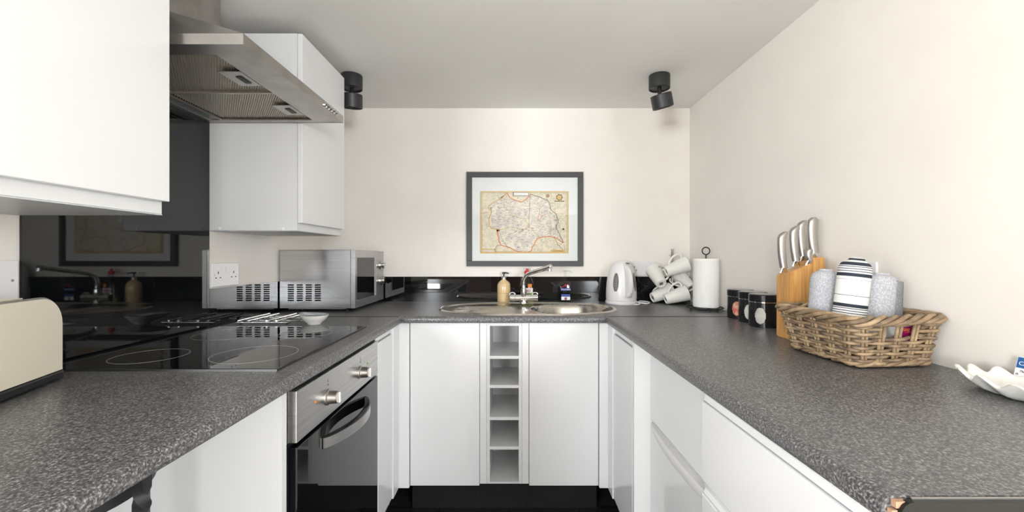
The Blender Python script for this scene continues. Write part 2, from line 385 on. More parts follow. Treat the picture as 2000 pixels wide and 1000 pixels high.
# oven
O0, O1, OX = .94, 1.509, -.485
t = thing('oven', 'built-in stainless steel oven with black glass door and bowed handle', 'oven', (-.75, 1.225, 0))
obj('body', box(B(), XL+.05, OX-.021, O0+.004, O1-.004, .14, .795), 'black_plastic', t)
cp = obj('control_panel', box(B(), OX-.02, OX, O0, O1, .682, .800, .002), 'steel_y', t)
dr = obj('oven_door', box(B(), OX-.02, OX, O0+.002, O1-.002, .15, .672, .002), 'black_glass', t)
obj('side_trim', box(B(), OX-.045, OX-.0205, O0-.004, O0+.003, .682, .80), 'steel_y', t)
obj('gap_shade_strip', box(B(), OX-.03, OX-.012, O0, O1, .8005, .8195), 'dark_slot', t)  # black strip painted in for the shade between oven and worktop
for y in (1.10, 1.335):
    k = obj('knob', lathe(B(), [(.0001,.0),(.021,.0),(.021,.003),(.0175,.005),(.016,.026),(.014,.028),(.0001,.028)], n=28), 'satin_steel', cp, local=True, smooth=40)
    k.matrix_local = WM[t].inverted() @ Matrix.Translation((OX, y, .733)) @ Matrix.Rotation(PI/2, 4, 'Y')
    k.parent = cp
    g = B(); box(g, OX+.027, OX+.034, y-.004, y+.004, .718, .748, .002); obj('knob_grip', g, 'chrome', cp)
for y, m_ in ((1.03, 'label_orange'), (1.40, 'label_green')):
    g = B(); cyl(g, (OX-.001, y, .745), (OX+.0015, y, .745), .0035, 12); obj('indicator_light', g, m_, cp)
for y in (1.10, 1.335):
    g = B(); box(g, OX-.0005, OX+.0004, y-.002, y+.002, .764, .768); box(g, OX-.0005, OX+.0004, y-.0008, y+.0008, .772, .780); obj('dial_mark', g, 'ink', cp)
def bow(hh, x_off, th):
    ya, yb_, n = 1.068, 1.385, 24; A, Bq = [], []
    for i in range(n+1):
        u = i/n; y = ya+(yb_-ya)*u; q = math.sin(PI*u)**.75
        A.append((OX+x_off+.046*q, y)); Bq.append((OX+x_off+.046*q-th, y))
    return A, Bq
hd = B(); A, Bq = bow(0, .006, .004)
rings = [[(a[0], a[1], .612), (a[0], a[1], .638), (b_[0], b_[1], .638), (b_[0], b_[1], .612)] for a, b_ in zip(A, Bq)]
loft(hd, rings); hnd = obj('handle', hd, 'steel_y', dr, smooth=40)
hb = B(); A, Bq = bow(0, .0018, .014)
rings = [[(a[0], a[1], .610), (a[0], a[1], .640), (max(b_[0], OX+.0005), b_[1], .640), (max(b_[0], OX+.0005), b_[1], .610)] for a, b_ in zip(A, Bq)]
loft(hb, rings); obj('handle_backing', hb, 'black_gloss', dr, smooth=40)
obj('plinth', box(B(), OX-.06, OX-.045, .925, O1, 0, .138), 'black_plastic', t)
# fridge
t = thing('fridge', 'white undercounter fridge with scooped handle below the right worktop', 'fridge', (.72, 1.16, 0))
gx = .465
obj('body', box(B(), gx+.03, XR-.03, .912, 1.408, .02, .815), 'white_carcass', t)
obj('upper_door', box(B(), gx, gx+.029, .912, 1.408, .556, .815, .006), 'white_gloss', t)
ld = obj('lower_door', box(B(), gx, gx+.029, .912, 1.408, .03, .545, .006), 'white_gloss', t)
fh = B(); rings = []
for i in range(25):
    u = i/24; y = .93+.46*u; q = math.sin(PI*u)**.6; dip = .028*q
    rings.append([(gx-.002-.012*q, y, .548), (gx-.002-.014*q, y, .541-dip*.75), (gx-.001-.005*q, y, .536-dip), (gx+.004, y, .534-dip), (gx+.006, y, .548)])
loft(fh, rings); obj('handle', fh, 'white_plastic', ld, smooth=50)
obj('handle_recess', box(B(), gx+.004, gx+.027, .93, 1.39, .546, .555), mat('pale_grey', srgb(196,196,200), .5), ld)
# drawer unit
t = thing('drawer_unit', 'white drawer unit under the near end of the right worktop', 'cabinet', (.7, .68, 0), group='white base cabinets')
obj('body', box(B(), FR+.0195, XR-.03, .462, .905, DZ0, CB-.004), 'white_carcass', t)
for z0, z1 in ((.622, .792), (.40, .592), (DZ0, .37)):
    d_ = obj('drawer', box(B(), FR-.002, FR+.017, .452, .905, z0, z1, .002), 'white_gloss', t)
    rp = [(FR+.019, z1+.001), (FR+.003, z1+.001), (FR+.006, z1+.012), (FR+.004, z1+.022), (FR+.002, z1+.0275), (FR+.019, z1+.0275)]
    obj('grip_rail', prism(B(), rp, 'y', .452, .905), 'white_gloss', d_)
obj('plinth', box(B(), FR+.05, FR+.065, .46, .905, 0, DZ0-.001), 'black_plastic', t)

# ------------------------------------------------------------------ wall cabinets
def wall_cab(label, y0, y1):
    t = thing('wall_cabinet', label, 'cabinet', (-.9, (y0+y1)/2, 1.193), group='white wall cabinets')
    bd = obj('body', box(B(), XL+.001, -.758, y0, y1, 1.196, 1.89), 'white_carcass', t)
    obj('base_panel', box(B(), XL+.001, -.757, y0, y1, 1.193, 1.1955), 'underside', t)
    obj('door', box(B(), -.757, -.74, y0+.0005, y1-.0005, 1.222, 1.89, .0012, 1), 'white_gloss', t)
    return t, bd
wall_cab('large white wall cabinet nearest the camera, above the toaster', .30, .903)
t, bd = wall_cab('white wall cabinet above the microwave, beyond the hood', 1.472, 1.842)
for x_ in (428, 552):
    p = px(x_, 446.5, 1.472); g = B(); lathe(g, [(.0001,.002),(.005,.0015),(.0065,0)], n=16)
    g.transform(Matrix.Translation((p.x, 1.472, p.z)) @ Matrix.Rotation(PI/2, 4, 'X')); obj('screw_cap', g, 'white_plastic', bd)
# ------------------------------------------------------------------ cooker hood
h0, h1, hx = .922, 1.4695, -.594; zb = 1.573; xw = XL+.007
t = thing('cooker_hood', 'stainless steel chimney cooker hood over the black hob', 'cooker hood', (-.83, 1.197, zb))
rim = B()
box(rim, hx-.003, hx, h0, h1, zb, zb+.024); box(rim, xw, hx-.003, h0, h0+.003, zb, zb+.024); box(rim, xw, hx-.003, h1-.003, h1, zb, zb+.024)
obj('rim', rim, 'hood_steel', t)
c0, c1, cx, zt = 1.087, 1.307, -.911, 1.748
cn = B()
lo = [cn.verts.new(p) for p in ((xw, h0, zb+.0245), (hx, h0, zb+.0245), (hx, h1, zb+.0245), (xw, h1, zb+.0245))]
hi = [cn.verts.new(p) for p in ((xw, c0, zt), (cx, c0, zt), (cx, c1, zt), (xw, c1, zt))]
cn.faces.new(lo[::-1]); cn.faces.new(hi)
for i in range(4): cn.faces.new((lo[i], lo[(i+1)%4], hi[(i+1)%4], hi[i]))
obj('canopy', cn, 'steel_x', t)
obj('chimney', box(B(), xw, cx-.001, c0+.001, c1-.001, zt+.0005, ZC-.001), 'hood_steel', t)
# underside frame with two filters
fa, fb = -1.0, -.688            # filter x range
m0, m1, mm = h0+.05, h1-.03, (h0+h1)/2+.01
un = B(); z0, z1 = zb+.0005, zb+.006
box(un, fb, hx-.0035, h0+.0035, h1-.0035, z0, z1); box(un, xw, fa-.045, h0+.0035, h1-.0035, z0, z1)
box(un, fa-.045, fb, h0+.0035, m0, z0, z1); box(un, fa-.045, fb, m1, h1-.0035, z0, z1)
obj('underside_frame', un, 'hood_steel', t)
obj('lamp_lens', box(B(), fa-.044, fa-.004, m0+.001, m1-.001, zb+.003, zb+.006), mat('lens', srgb(120,128,128), .15), t)
obj('light_trim', box(B(), fa-.0035, fa-.0005, m0+.001, m1-.001, zb-.001, zb+.006), 'satin_steel', t)
for ya, yb_ in ((m0+.001, mm-.004), (mm+.004, m1-.001)):
    fo = obj('grease_filter', box(B(), fa+.001, fb-.001, ya, yb_, zb+.0085, zb+.012), 'filter_mesh', t)
    g = B(); dx_, dy_ = -.58, .815; pit = .0058; c_ = -.6      # slanted wires of the filter face
    while c_ < .6:
        px0, py0 = (fa+fb)/2+dy_*c_, (ya+yb_)/2-dx_*c_; lo_, hi_ = -9, 9
        for p_, d_, l0, l1 in ((px0, dx_, fa+.003, fb-.003), (py0, dy_, ya+.002, yb_-.002)):
            q0, q1 = sorted(((l0-p_)/d_, (l1-p_)/d_)); lo_, hi_ = max(lo_, q0), min(hi_, q1)
        if hi_-lo_ > .004:
            A_ = Vector((px0+dx_*lo_, py0+dy_*lo_)); B_ = Vector((px0+dx_*hi_, py0+dy_*hi_)); n_v = Vector((dy_, -dx_))*.0019
            loft(g, [[(e.x-n_v.x, e.y-n_v.y, zb+.0084), (e.x, e.y, zb+.0045), (e.x+n_v.x, e.y+n_v.y, zb+.0084)] for e in (A_, B_)])
        c_ += pit
    obj('filter_wires', g, 'filter_mesh', fo)
    yc = (ya+yb_)/2+.02
    g = B(); box(g, fb-.062, fb-.004, yc-.045, yc+.045, zb+.001, zb+.0035, .001, 1); obj('latch_plate', g, 'satin_steel', fo)
    g = B(); box(g, fb-.034, fb-.018, yc-.018, yc+.024, zb-.0012, zb+.001, .0005, 1); obj('latch', g, 'matte_black', fo)
obj('filter_bar', box(B(), fa+.001, fb-.001, mm-.0035, mm+.0035, zb+.001, zb+.01), 'satin_steel', t)
for k in range(5):
    y = 1.325+k*.02; g = B(); cyl(g, (hx, y, zb+.012), (hx+.004, y, zb+.012), .0065, 14); bt = obj('button', g, 'chrome', t)
    g = B(); cyl(g, (hx+.004, y, zb+.012), (hx+.0048, y, zb+.012), .0035, 10); obj('button_mark', g, 'ink', bt)
# ------------------------------------------------------------------ hob
t = thing('hob', 'black ceramic glass hob with four printed cooking rings', 'hob', (-.78, 1.2, CT))
hx0, hx1, hy0, hy1 = -1.04, -.522, .924, 1.485
obj('glass_top', box(B(), hx0, hx1, hy0, hy1, CT+.0002, CT+.005, .0015, 1), 'black_glass', t)
tr = B(); box(tr, hx0-.0025, hx1+.0025, hy0-.0025, hy0-.0003, CT, CT+.0045); box(tr, hx1+.0004, hx1+.0025, hy0, hy1+.002, CT, CT+.0045); box(tr, hx0-.0025, hx0-.0004, hy0, hy1+.002, CT, CT+.0045)
obj('edge_trim', tr, mat('dark_steel', srgb(110,110,110), .4, 1), t)
for x, y, r in ((-.655, 1.065, .098), (-.905, 1.045, .08), (-.905, 1.335, .098), (-.665, 1.345, .08)):
    g = B(); n = 72; zz = CT+.0053
    loft(g, [[(x+rr*math.cos(2*PI*i/n), y+rr*math.sin(2*PI*i/n), z_) for i in range(n)] for rr, z_ in ((r, CT+.004), (r, zz), (r-.0014, zz), (r-.0014, CT+.004))], False)
    obj('cooking_ring', g, 'ring_print', t)

# ------------------------------------------------------------------ toaster
tl = .30
ang = math.atan2(.049, .149)
t = thing('toaster', 'cream long-slot toaster with black base at the left edge', 'toaster', (-.928, .860, CT), Matrix.Rotation(-ang, 3, 'Z').to_4x4().to_3x3() @ Matrix.Rotation(0, 3, 'Z'))
# local: -y runs toward the camera, -x toward the wall
t.matrix_world = Matrix.Translation((-.926, .858, CT)) @ Matrix.Rotation(math.atan2(.049, .149), 4, 'Z'); WM[t] = t.matrix_world.copy()
def rr_profile(y0, y1, z0, z1, r, n=8):
    p = [(y0, z0), (y1, z0)]
    for k in range(n+1): a = PI/2*k/n; p.append((y1-r+r*math.cos(a), z1-r+r*math.sin(a)))
    for k in range(n+1): a = PI/2+PI/2*k/n; p.append((y0+r+r*math.cos(a), z1-r+r*math.sin(a)))
    return p
g = B(); prism(g, rr_profile(-tl, 0, .022, .172, .055), 'x', -.128, -.004); sh = obj('shell', g, 'cream_enamel', t, local=True, smooth=40)
g = B(); prism(g, rr_profile(-tl-.003, .003, .02, .175, .057), 'x', -.133, -.1285); prism(g, rr_profile(-tl-.003, .003, .02, .175, .057), 'x', -.0035, -.0025)
obj('chrome_edge', g, 'satin_steel', t, local=True, smooth=40)
g = B(); prism(g, rr_profile(-tl, -.0, .0225, .1715, .0545), 'x', -.0025, .0015); obj('front_face', g, 'cream_enamel', t, local=True, smooth=40)
obj('base', box(B(), -.134, .003, -tl-.004, .004, .004, .0215, .004), 'black_plastic', t, local=True)
for x in (-.045, -.095): obj('slot', box(B(), x-.013, x+.013, -tl+.045, -.06, .1715, .1735), 'dark_slot', t, local=True)
g = B(); box(g, -.062, -.0295, -tl+.04, -.05, .172, .1745, .001, 1); obj('slot_trim', g, 'cream_enamel', t, local=True)
for x in (-.12, -.012):
    for y in (-.02, -tl+.02): g = B(); lathe(g, [(.009,0),(.009,.0045)], (x, y, 0), 12); obj('foot', g, 'black_plastic', t, local=True)

# ------------------------------------------------------------------ microwave
m0x, m1x, my0, my1, mz0, mz1 = -1.061, -.716, 1.905, 2.325, CT+.016, 1.131
t = thing('microwave', 'stainless steel microwave with vented side and glass door', 'microwave', (-.89, 2.1, CT))
# near side panel with real vent openings
holes_x = [px(x, 0, my0).x for x in (562, 574, 579.5, 591.5, 597, 609, 614.8, 626.6)]
hz = []
for i in range(8):
    zc_ = H-(556.7+i*4.27-500)*my0/F; hz.append((zc_-.0031, zc_+.0031))
bdx = m1x-.022
xs = [m0x] + holes_x + [bdx]; zs = [mz0] + [v for h_ in reversed(hz) for v in h_] + [mz1]
g = B(); V = {}
for i, x in enumerate(xs):
    for j, z in enumerate(zs): V[i, j] = g.verts.new((x, my0, z))
for i in range(len(xs)-1):
    for j in range(len(zs)-1):
        if i % 2 == 1 and j % 2 == 1: continue
        g.faces.new((V[i, j], V[i+1, j], V[i+1, j+1], V[i, j+1]))
box(g, m0x, bdx, my0+.012, my1, mz0, mz1)
for a in ((m0x, bdx, my0, my0+.012, mz1-.001, mz1), (m0x, bdx, my0, my0+.012, mz0, mz0+.001), (m0x, m0x+.001, my0, my0+.012, mz0, mz1)): box(g, *a)
body = obj('body', g, 'steel_x', t)
obj('vent_backing', box(B(), m0x+.03, bdx-.03, my0+.0095, my0+.0115, mz0+.02, mz0+.13), 'dark_slot', body)
obj('top_lip', box(B(), m0x-.001, bdx+.001, my0-.0015, my1, mz1, mz1+.003), 'steel_x', body)
yd = my0+.315
df = B(); xd0, xd1 = m1x-.020, m1x
ow0, ow1, oz0, oz1 = my0+.022, yd-.024, mz0+.034, mz1-.034
box(df, xd0, xd1, my0, ow0, mz0, mz1); box(df, xd0, xd1, ow1, yd, mz0, mz1); box(df, xd0, xd1, ow0, ow1, mz0, oz0); box(df, xd0, xd1, ow0, ow1, oz1, mz1)
dd = obj('door', df, 'steel_y', t)
obj('door_window', box(B(), xd0+.004, xd1-.003, ow0, ow1, oz0, oz1), 'black_glass', dd)
wt = B(); box(wt, xd1-.001, xd1+.002, ow1-.002, ow1+.003, oz0-.003, oz1+.003); box(wt, xd1-.001, xd1+.002, ow0, ow1, oz0-.003, oz0); obj('window_trim', wt, 'satin_steel', dd)
pn = obj('control_panel', box(B(), xd0, xd1, yd+.002, my1, mz0, mz1), 'steel_y', t)
for y_ in (518, 548):
    z = H-(y_-500)*2.27/F
    k = B(); cyl(k, (xd1, 2.275, z), (xd1+.006, 2.275, z), .024, 24); cyl(k, (xd1+.006, 2.275, z), (xd1+.024, 2.275, z), .0195, 24, .017)
    obj('dial', k, 'chrome', pn, smooth=40)
obj('underbody', box(B(), m0x+.03, bdx-.03, my0+.02, my1-.02, mz0-.006, mz0-.0005), 'satin_steel', t)
for x in (m0x+.085, bdx-.03):
    for y in (my0+.04, my1-.04): g = B(); lathe(g, [(.007,0),(.008,.0095)], (x, y, CT), 12); obj('foot', g, 'black_plastic', t)

# ------------------------------------------------------------------ sockets
def socket(label, o, xdir, w_, h_, gang, name='wall_socket'):
    """o centre on wall, xdir along wall, normal = xdir x z"""
    t = thing(name, label, 'socket', o, group='white wall sockets')
    Mx = basis(o, xdir, (0, 0, 1)); W = lambda bm: (bm.transform(Mx), bm)[1]
    pl = obj('plate', W(box(B(), -w_/2, w_/2, -h_/2, h_/2, .0005, .008, .002, 2)), 'white_plastic', t)
    if gang == 2:
        for s in (-1, 1):
            obj('switch', W(box(B(), s*.011-.006, s*.011+.006, .008, .03, .008, .0115, .0015, 1)), 'white_plastic', pl)
            pins = B(); cx_ = s*.042
            box(pins, cx_-.002, cx_+.002, .003, .012, .0078, .0083); box(pins, cx_-.0145, cx_-.0085, -.0125, -.0085, .0078, .0083); box(pins, cx_+.0085, cx_+.0145, -.0125, -.0085, .0078, .0083)
            obj('pin_holes', W(pins), 'dark_slot', pl)
    for s in (-1, 1):
        g = B(); lathe(g, [(.0001,.0088),(.0028,.0086),(.003,.0078)], (s*(w_/2-.012), 0, 0), 12); obj('screw', W(g), 'satin_steel', pl)
    return t
yz = lambda y_, d: H-(y_-500)*d/F
socket('white double socket on left wall between splashback and microwave', (XL, 1.552, yz(536, 1.55)), (0, 1, 0), .146, .086, 2)
socket('white double socket on back wall behind the kettle', (.728, YB, yz(524, YB)), (1, 0, 0), .146, .086, 2)
socket('white wall plate on left wall above the cream toaster', (XL, .857, yz(548, .885)), (0, 1, 0), .086, .086, 1, 'blank_plate')
socket('white socket plate on right wall behind the towels', (XR, 1.21, yz(540, 1.2)), (0, -1, 0), .146, .086, 2)

# ------------------------------------------------------------------ spotlights
def spot(label, x, y, tilt):
    t = thing('ceiling_spotlight', label, 'spotlight', (x, y, ZC), group='black ceiling spotlights')
    obj('mount', lathe(B(), [(.0001,-.001),(.046,-.001),(.047,-.003),(.047,-.062),(.044,-.064),(.043,-.058),(.0001,-.058)], n=40), 'matte_black', t, local=True, smooth=40)
    obj('pivot', cyl(B(), (0,0,-.059), (.002,0,-.098), .009, 14), 'black_plastic', t, local=True)
    g = lathe(B(), [(.0001,.03),(.044,.03),(.047,.028),(.047,-.03),(.043,-.032),(.04,-.02),(.0001,-.02)], n=40)
    hd = obj('head', g, 'matte_black', t, local=True, smooth=40)
    hm = Matrix.Translation((.006*(-1 if tilt > 0 else 1)+.006, 0, -.118)) @ Matrix.Rotation(tilt, 4, 'Y') @ Matrix.Rotation(.18, 4, 'X')
    hd.data.transform(hm)
    g = lathe(B(), [(.0001,-.0205),(.0395,-.0205),(.0395,-.0225),(.0001,-.0225)], n=32); g.transform(hm); obj('lamp_lens', g, 'lens', hd, local=True)
spot('black ceiling spotlight near the right wall, head tilted', .678, 1.92, -.26)
spot('black ceiling spotlight half hidden by the far wall cabinet', -.737, 1.92, .05)

# ------------------------------------------------------------------ picture
t = thing('framed_map', 'framed antique county map in wide white mount above the sink', 'picture', (.072, YB, H-.0576))
X0, X1, Z0, Z1 = -.2535, .3976, H-.0576, H+.4696; yf = YB-.022
for nm, a in (('frame_rail', (X0, X1, Z1-.03, Z1)), ('frame_rail', (X0, X1, Z0, Z0+.03)), ('frame_rail', (X0, X0+.03, Z0+.0302, Z1-.0302)), ('frame_rail', (X1-.03, X1, Z0+.0302, Z1-.0302))):
    obj(nm, box(B(), a[0], a[1], yf, YB-.001, a[2], a[3], .001, 1), 'frame_black', t)
obj('mount_board', box(B(), X0+.03, X1-.03, yf+.010, YB-.002, Z0+.03, Z1-.03), 'mat_board', t)
A0, A1, C0, C1 = -.179, .317, H+.0144, H+.363; ym = yf+.0095
sh = obj('map_sheet', box(B(), A0, A1, ym, ym+.0005, C0, C1), 'sea_paper', t)
MW, MH = A1-A0, C1-C0
mp2 = lambda u, v, k=1: (A0+u*MW, ym-.0002*k, C0+v*MH)
rnd = random.Random(3)
def wob(pts, n=9, amp=.009):
    P = bez([(u, v, 0) for u, v in pts], n); return [(p.x+rnd.uniform(-amp, amp), p.y+rnd.uniform(-amp, amp)) for p in P]
coast = wob([(.57,.95),(.68,.9),(.77,.83),(.80,.7),(.86,.62),(.88,.5),(.86,.42),(.90,.3),(.94,.17)], 8, .006)
south = wob([(.94,.17),(.84,.26),(.74,.27),(.65,.24),(.6,.12),(.55,.02),(.42,.03),(.33,.10),(.24,.14),(.2,.3),(.22,.38)], 8, .007)
west = wob([(.22,.38),(.12,.42),(.1,.55),(.13,.66),(.09,.74),(.16,.82),(.24,.88),(.3,.97)], 8, .007)
north = wob([(.3,.97),(.36,.88),(.47,.83),(.54,.9),(.57,.95)], 8, .006)
outline = coast+south[1:]+west[1:]+north[1:-1]
g = B(); g.faces.new([g.verts.new(mp2(u, v)) for u, v in outline]); bmesh.ops.triangulate(g, faces=g.faces[:]); obj('land_print', g, 'map_paper', sh)
def strip(pts, wd, m_, k, nm='boundary_line'):
    g = B(); L_, R_ = [], []
    for i, p in enumerate(pts):
        a = Vector(pts[max(i-1, 0)]); c = Vector(pts[min(i+1, len(pts)-1)]); d = (c-a); d = Vector((-d.y, d.x)).normalized() if d.length else Vector((1, 0))
        L_.append(g.verts.new(mp2(p[0]+d.x*wd/MW, p[1]+d.y*wd/MH, k))); R_.append(g.verts.new(mp2(p[0]-d.x*wd/MW, p[1]-d.y*wd/MH, k)))
    for i in range(len(pts)-1): g.faces.new((L_[i], L_[i+1], R_[i+1], R_[i]))
    return obj(nm, g, m_, sh)
strip(coast, .0016, 'brown_ink', 3); strip(south, .003, 'orange_ink', 2); strip(west, .0026, 'yellow_ink', 2); strip(north, .003, 'orange_ink', 2)
for pts, m_ in (([(.3,.95),(.27,.8),(.33,.68),(.38,.6)], 'yellow_ink'), ([(.38,.6),(.5,.55),(.55,.45),(.62,.33),(.68,.26)], 'yellow_ink'), ([(.8,.66),(.7,.6),(.66,.54),(.68,.72),(.72,.78)], 'orange_ink'),
                ([(.22,.38),(.35,.42),(.5,.38),(.55,.45)], 'yellow_ink'), ([(.78,.6),(.8,.45),(.79,.28)], 'yellow_ink'), ([(.0,.64),(.1,.66)], 'orange_ink'), ([(.24,.14),(.18,.1),(.17,.0)], 'brown_ink'), ([(.84,.26),(.88,.14),(.93,.06)], 'brown_ink')):
    strip(wob(pts, 7, .006), .0013, m_, 4)
mk = B()
def inside(u, v):
    c = False; n = len(outline)
    for i in range(n):
        (xa, ya), (xb, yb_) = outline[i], outline[i-1]
        if (ya > v) != (yb_ > v) and u < (xb-xa)*(v-ya)/(yb_-ya)+xa: c = not c
    return c
cnt = 0
while cnt < 900:
    u, v = rnd.uniform(.03, .97), rnd.uniform(.04, .96); ins = inside(u, v)
    if not ins and rnd.random() < .6 and u < .6: continue
    cnt += 1; l_ = rnd.uniform(.004, .014) if ins else .006; a = rnd.uniform(-.25, .25) if ins else .6; hw = .0022
    q = [(u-l_*math.cos(a), v-l_*math.sin(a)-hw), (u+l_*math.cos(a), v+l_*math.sin(a)-hw), (u+l_*math.cos(a), v+l_*math.sin(a)+hw), (u-l_*math.cos(a), v-l_*math.sin(a)+hw)]
    mk.faces.new([mk.verts.new(mp2(p[0], p[1], 5)) for p in q])
obj('place_marks', mk, mat('soft_ink', srgb(158,146,140), .9), sh)
for wd, off, m_ in ((.004, .004, 'yellow_ink'), (.0008, .011, 'brown_ink')):
    a, b_ = off/MW, off/MH; strip([(a, b_), (1-a, b_), (1-a, 1-b_), (a, 1-b_), (a, b_)], wd, m_, 6, 'map_border')
def deco(u0, u1, v0, v1, m_, nm, k=7):
    g = B(); g.faces.new([g.verts.new(mp2(u, v, k)) for u, v in ((u0, v0), (u1, v0), (u1, v1), (u0, v1))]); return obj(nm, g, m_, sh)
deco(.37,.55,.92,.985,'brown_ink','cartouche'); deco(.38,.545,.928,.978,'mat_board','cartouche_panel',8)
deco(.02,.17,.015,.075,'yellow_ink','cartouche'); deco(.03,.16,.025,.06,'map_paper','cartouche_panel',8)
deco(.8,.96,.015,.06,'yellow_ink','scale_bar'); deco(.82,.94,.035,.04,'ink','scale_line',8)
def disc(u, v, r, m_, nm, n=20, k=7, star=0):
    g = B(); g.faces.new([g.verts.new(mp2(u+(r if not (star and i % 2) else r*star)*math.cos(2*PI*i/n)/MW, v+(r if not (star and i % 2) else r*star)*math.sin(2*PI*i/n)/MH, k)) for i in range(n)]); obj(nm, g, m_, sh)
disc(.765,.925,.012,'brown_ink','compass_rose',16,7,.55); disc(.765,.925,.005,'orange_ink','compass_rose',12,8)
disc(.895,.9,.02,'brown_ink','coat_of_arms',14,7,.8); disc(.895,.9,.013,'yellow_ink','coat_of_arms',14,8)
deco(.84,.95,.83,.845,'brown_ink','cartouche'); disc(.94,.39,.009,'ink','ship',8,7,.4)
obj('glazing', box(B(), X0+.03, X1-.03, yf+.004, yf+.0055, Z0+.03, Z1-.03), 'clear_glass', t)

# ------------------------------------------------------------------ sink and tap
t = thing('sink', 'oval stainless steel sink with ribbed draining board and round bowl', 'sink', (SX, SY, CT))
g = B(); NR, NT = 64, 176; rings = []
bx, by, br = .283, 2.025, .192
def hgt(x, y, u):
    z = .0035
    if u > .955: z += .004*math.sin(PI*min(1, (u-.955)/.045))-.0035*max(0, (u-.985)/.015)
    elif u > .93: z -= .004*(1-(u-.93)/.025)
    else: z -= .004
    d = math.hypot((x-bx)/1.02, (y-by)/.97)/br
    if d < 1: s = min(1, (1-d)/.22); s = s*s*(3-2*s); z -= .15*s
    elif x < bx-.12 and u < .9:
        q = min(1, (.9-u)/.08)*min(1, (d-1)/.15); z -= .005*q
        if x < .03 and abs(y-SY) < .15: z += .0035*q*max(0, math.sin((y-SY)*2*PI/.036))*min(1, (.03-x)/.05)
    return z
for k in range(NR+1):
    u = max(k/NR, .002); rg = []
    for i in range(NT):
        th = 2*PI*i/NT; a, b_ = sup(th, SA, SB, 2+.35*u); x, y = SX+a*u, SY+b_*u; rg.append((x, y, CT+hgt(x, y, u)))
    rings.append(rg)
rings.append([(p[0], p[1], CT+.0002) for p in rings[-1]])
loft(g, rings, False); g.faces.new([v for v in list(g.verts)[:NT]])
obj('basin', g, 'sink_steel', t, smooth=60)
obj('drain', lathe(B(), [(.0001,.003),(.02,.003),(.03,.002),(.032,0)], (bx, by, CT-.1495), 24), 'chrome', t, smooth=40)
tx, ty = .062, 2.205; zt0 = CT+.0045
t = thing('mixer_tap', 'chrome mixer tap with two lever handles and long angled spout', 'tap', (tx, ty, CT+.004))
tz = CT+.034
obj('base', lathe(B(), [(.024,0),(.024,.004),(.018,.008),(.016,.018)], (tx, ty, zt0), 28), 'chrome', t, smooth=40)
g = B(); tube(g, [(tx-.045, ty, tz), (tx+.045, ty, tz)], .0165, 24); lathe(g, [(.015,-.016),(.0165,.02),(.015,.045),(.011,.048)], (tx, ty, tz), 28)
obj('body', g, 'chrome', t, smooth=40)
for s in (-1, 1):
    g = B(); tube(g, [(tx+s*.046, ty, tz), (tx+s*.074, ty, tz)], .0185, 24); hk = obj('handle', g, 'chrome', t, smooth=40)
    ring = [(tx+s*.06+.014*math.cos(a), ty, tz+.018+.010*math.sin(a)) for a in [PI*i/12 for i in range(13)]]
    g = B(); tube(g, ring, .0035, 8); obj('lever', g, 'chrome', hk, smooth=60)
sp_end = Vector((.19, 2.035, H-.052))
P = bez([(tx, ty, tz+.04), (tx, ty, tz+.085), (tx+.012, ty-.012, tz+.118), (tx+.045, ty-.055, tz+.138), tuple(sp_end+Vector((-.03,.04,-.012))), tuple(sp_end)], 8)
g = B(); tube(g, P, lambda u: .0105+.004*max(0, u-.5), 20); so = obj('spout', g, 'chrome', t, smooth=60)
g = B(); cyl(g, sp_end+Vector((-.006,.008,.002)), sp_end+Vector((-.006,.008,-.022)), .012, 18); obj('aerator', g, 'chrome', so, smooth=40)

# ------------------------------------------------------------------ bottles by the sink
t = thing('soap_dispenser', 'amber hand soap bottle with black pump beside the tap', 'bottle', (-.045, 2.302, CT))
bdy = obj('bottle', lathe(B(), [(.0001,0),(.034,0),(.036,.003),(.0365,.085),(.034,.1),(.026,.113),(.013,.122),(.012,.126)], (-.045, 2.302, CT), 36), 'soap_liquid', t, smooth=45)
obj('collar', lathe(B(), [(.0125,.1262),(.0125,.14),(.010,.143),(.0001,.143)], (-.045, 2.302, CT), 20), 'satin_steel', t, smooth=40)
g = lathe(B(), [(.004,.143),(.004,.155),(.009,.157),(.009,.166),(.0001,.167)], (-.045, 2.302, CT), 16); tube(g, [(-.045,2.302,CT+.162),(-.032,2.297,CT+.163),(-.018,2.292,CT+.159)], .0032, 8); obj('pump', g, 'matte_black', t, smooth=50)
obj('label_line', lathe(B(), [(.0366,.05),(.0367,.0505),(.0366,.051)], (-.045, 2.302, CT), 36, False), 'brown_ink', bdy)
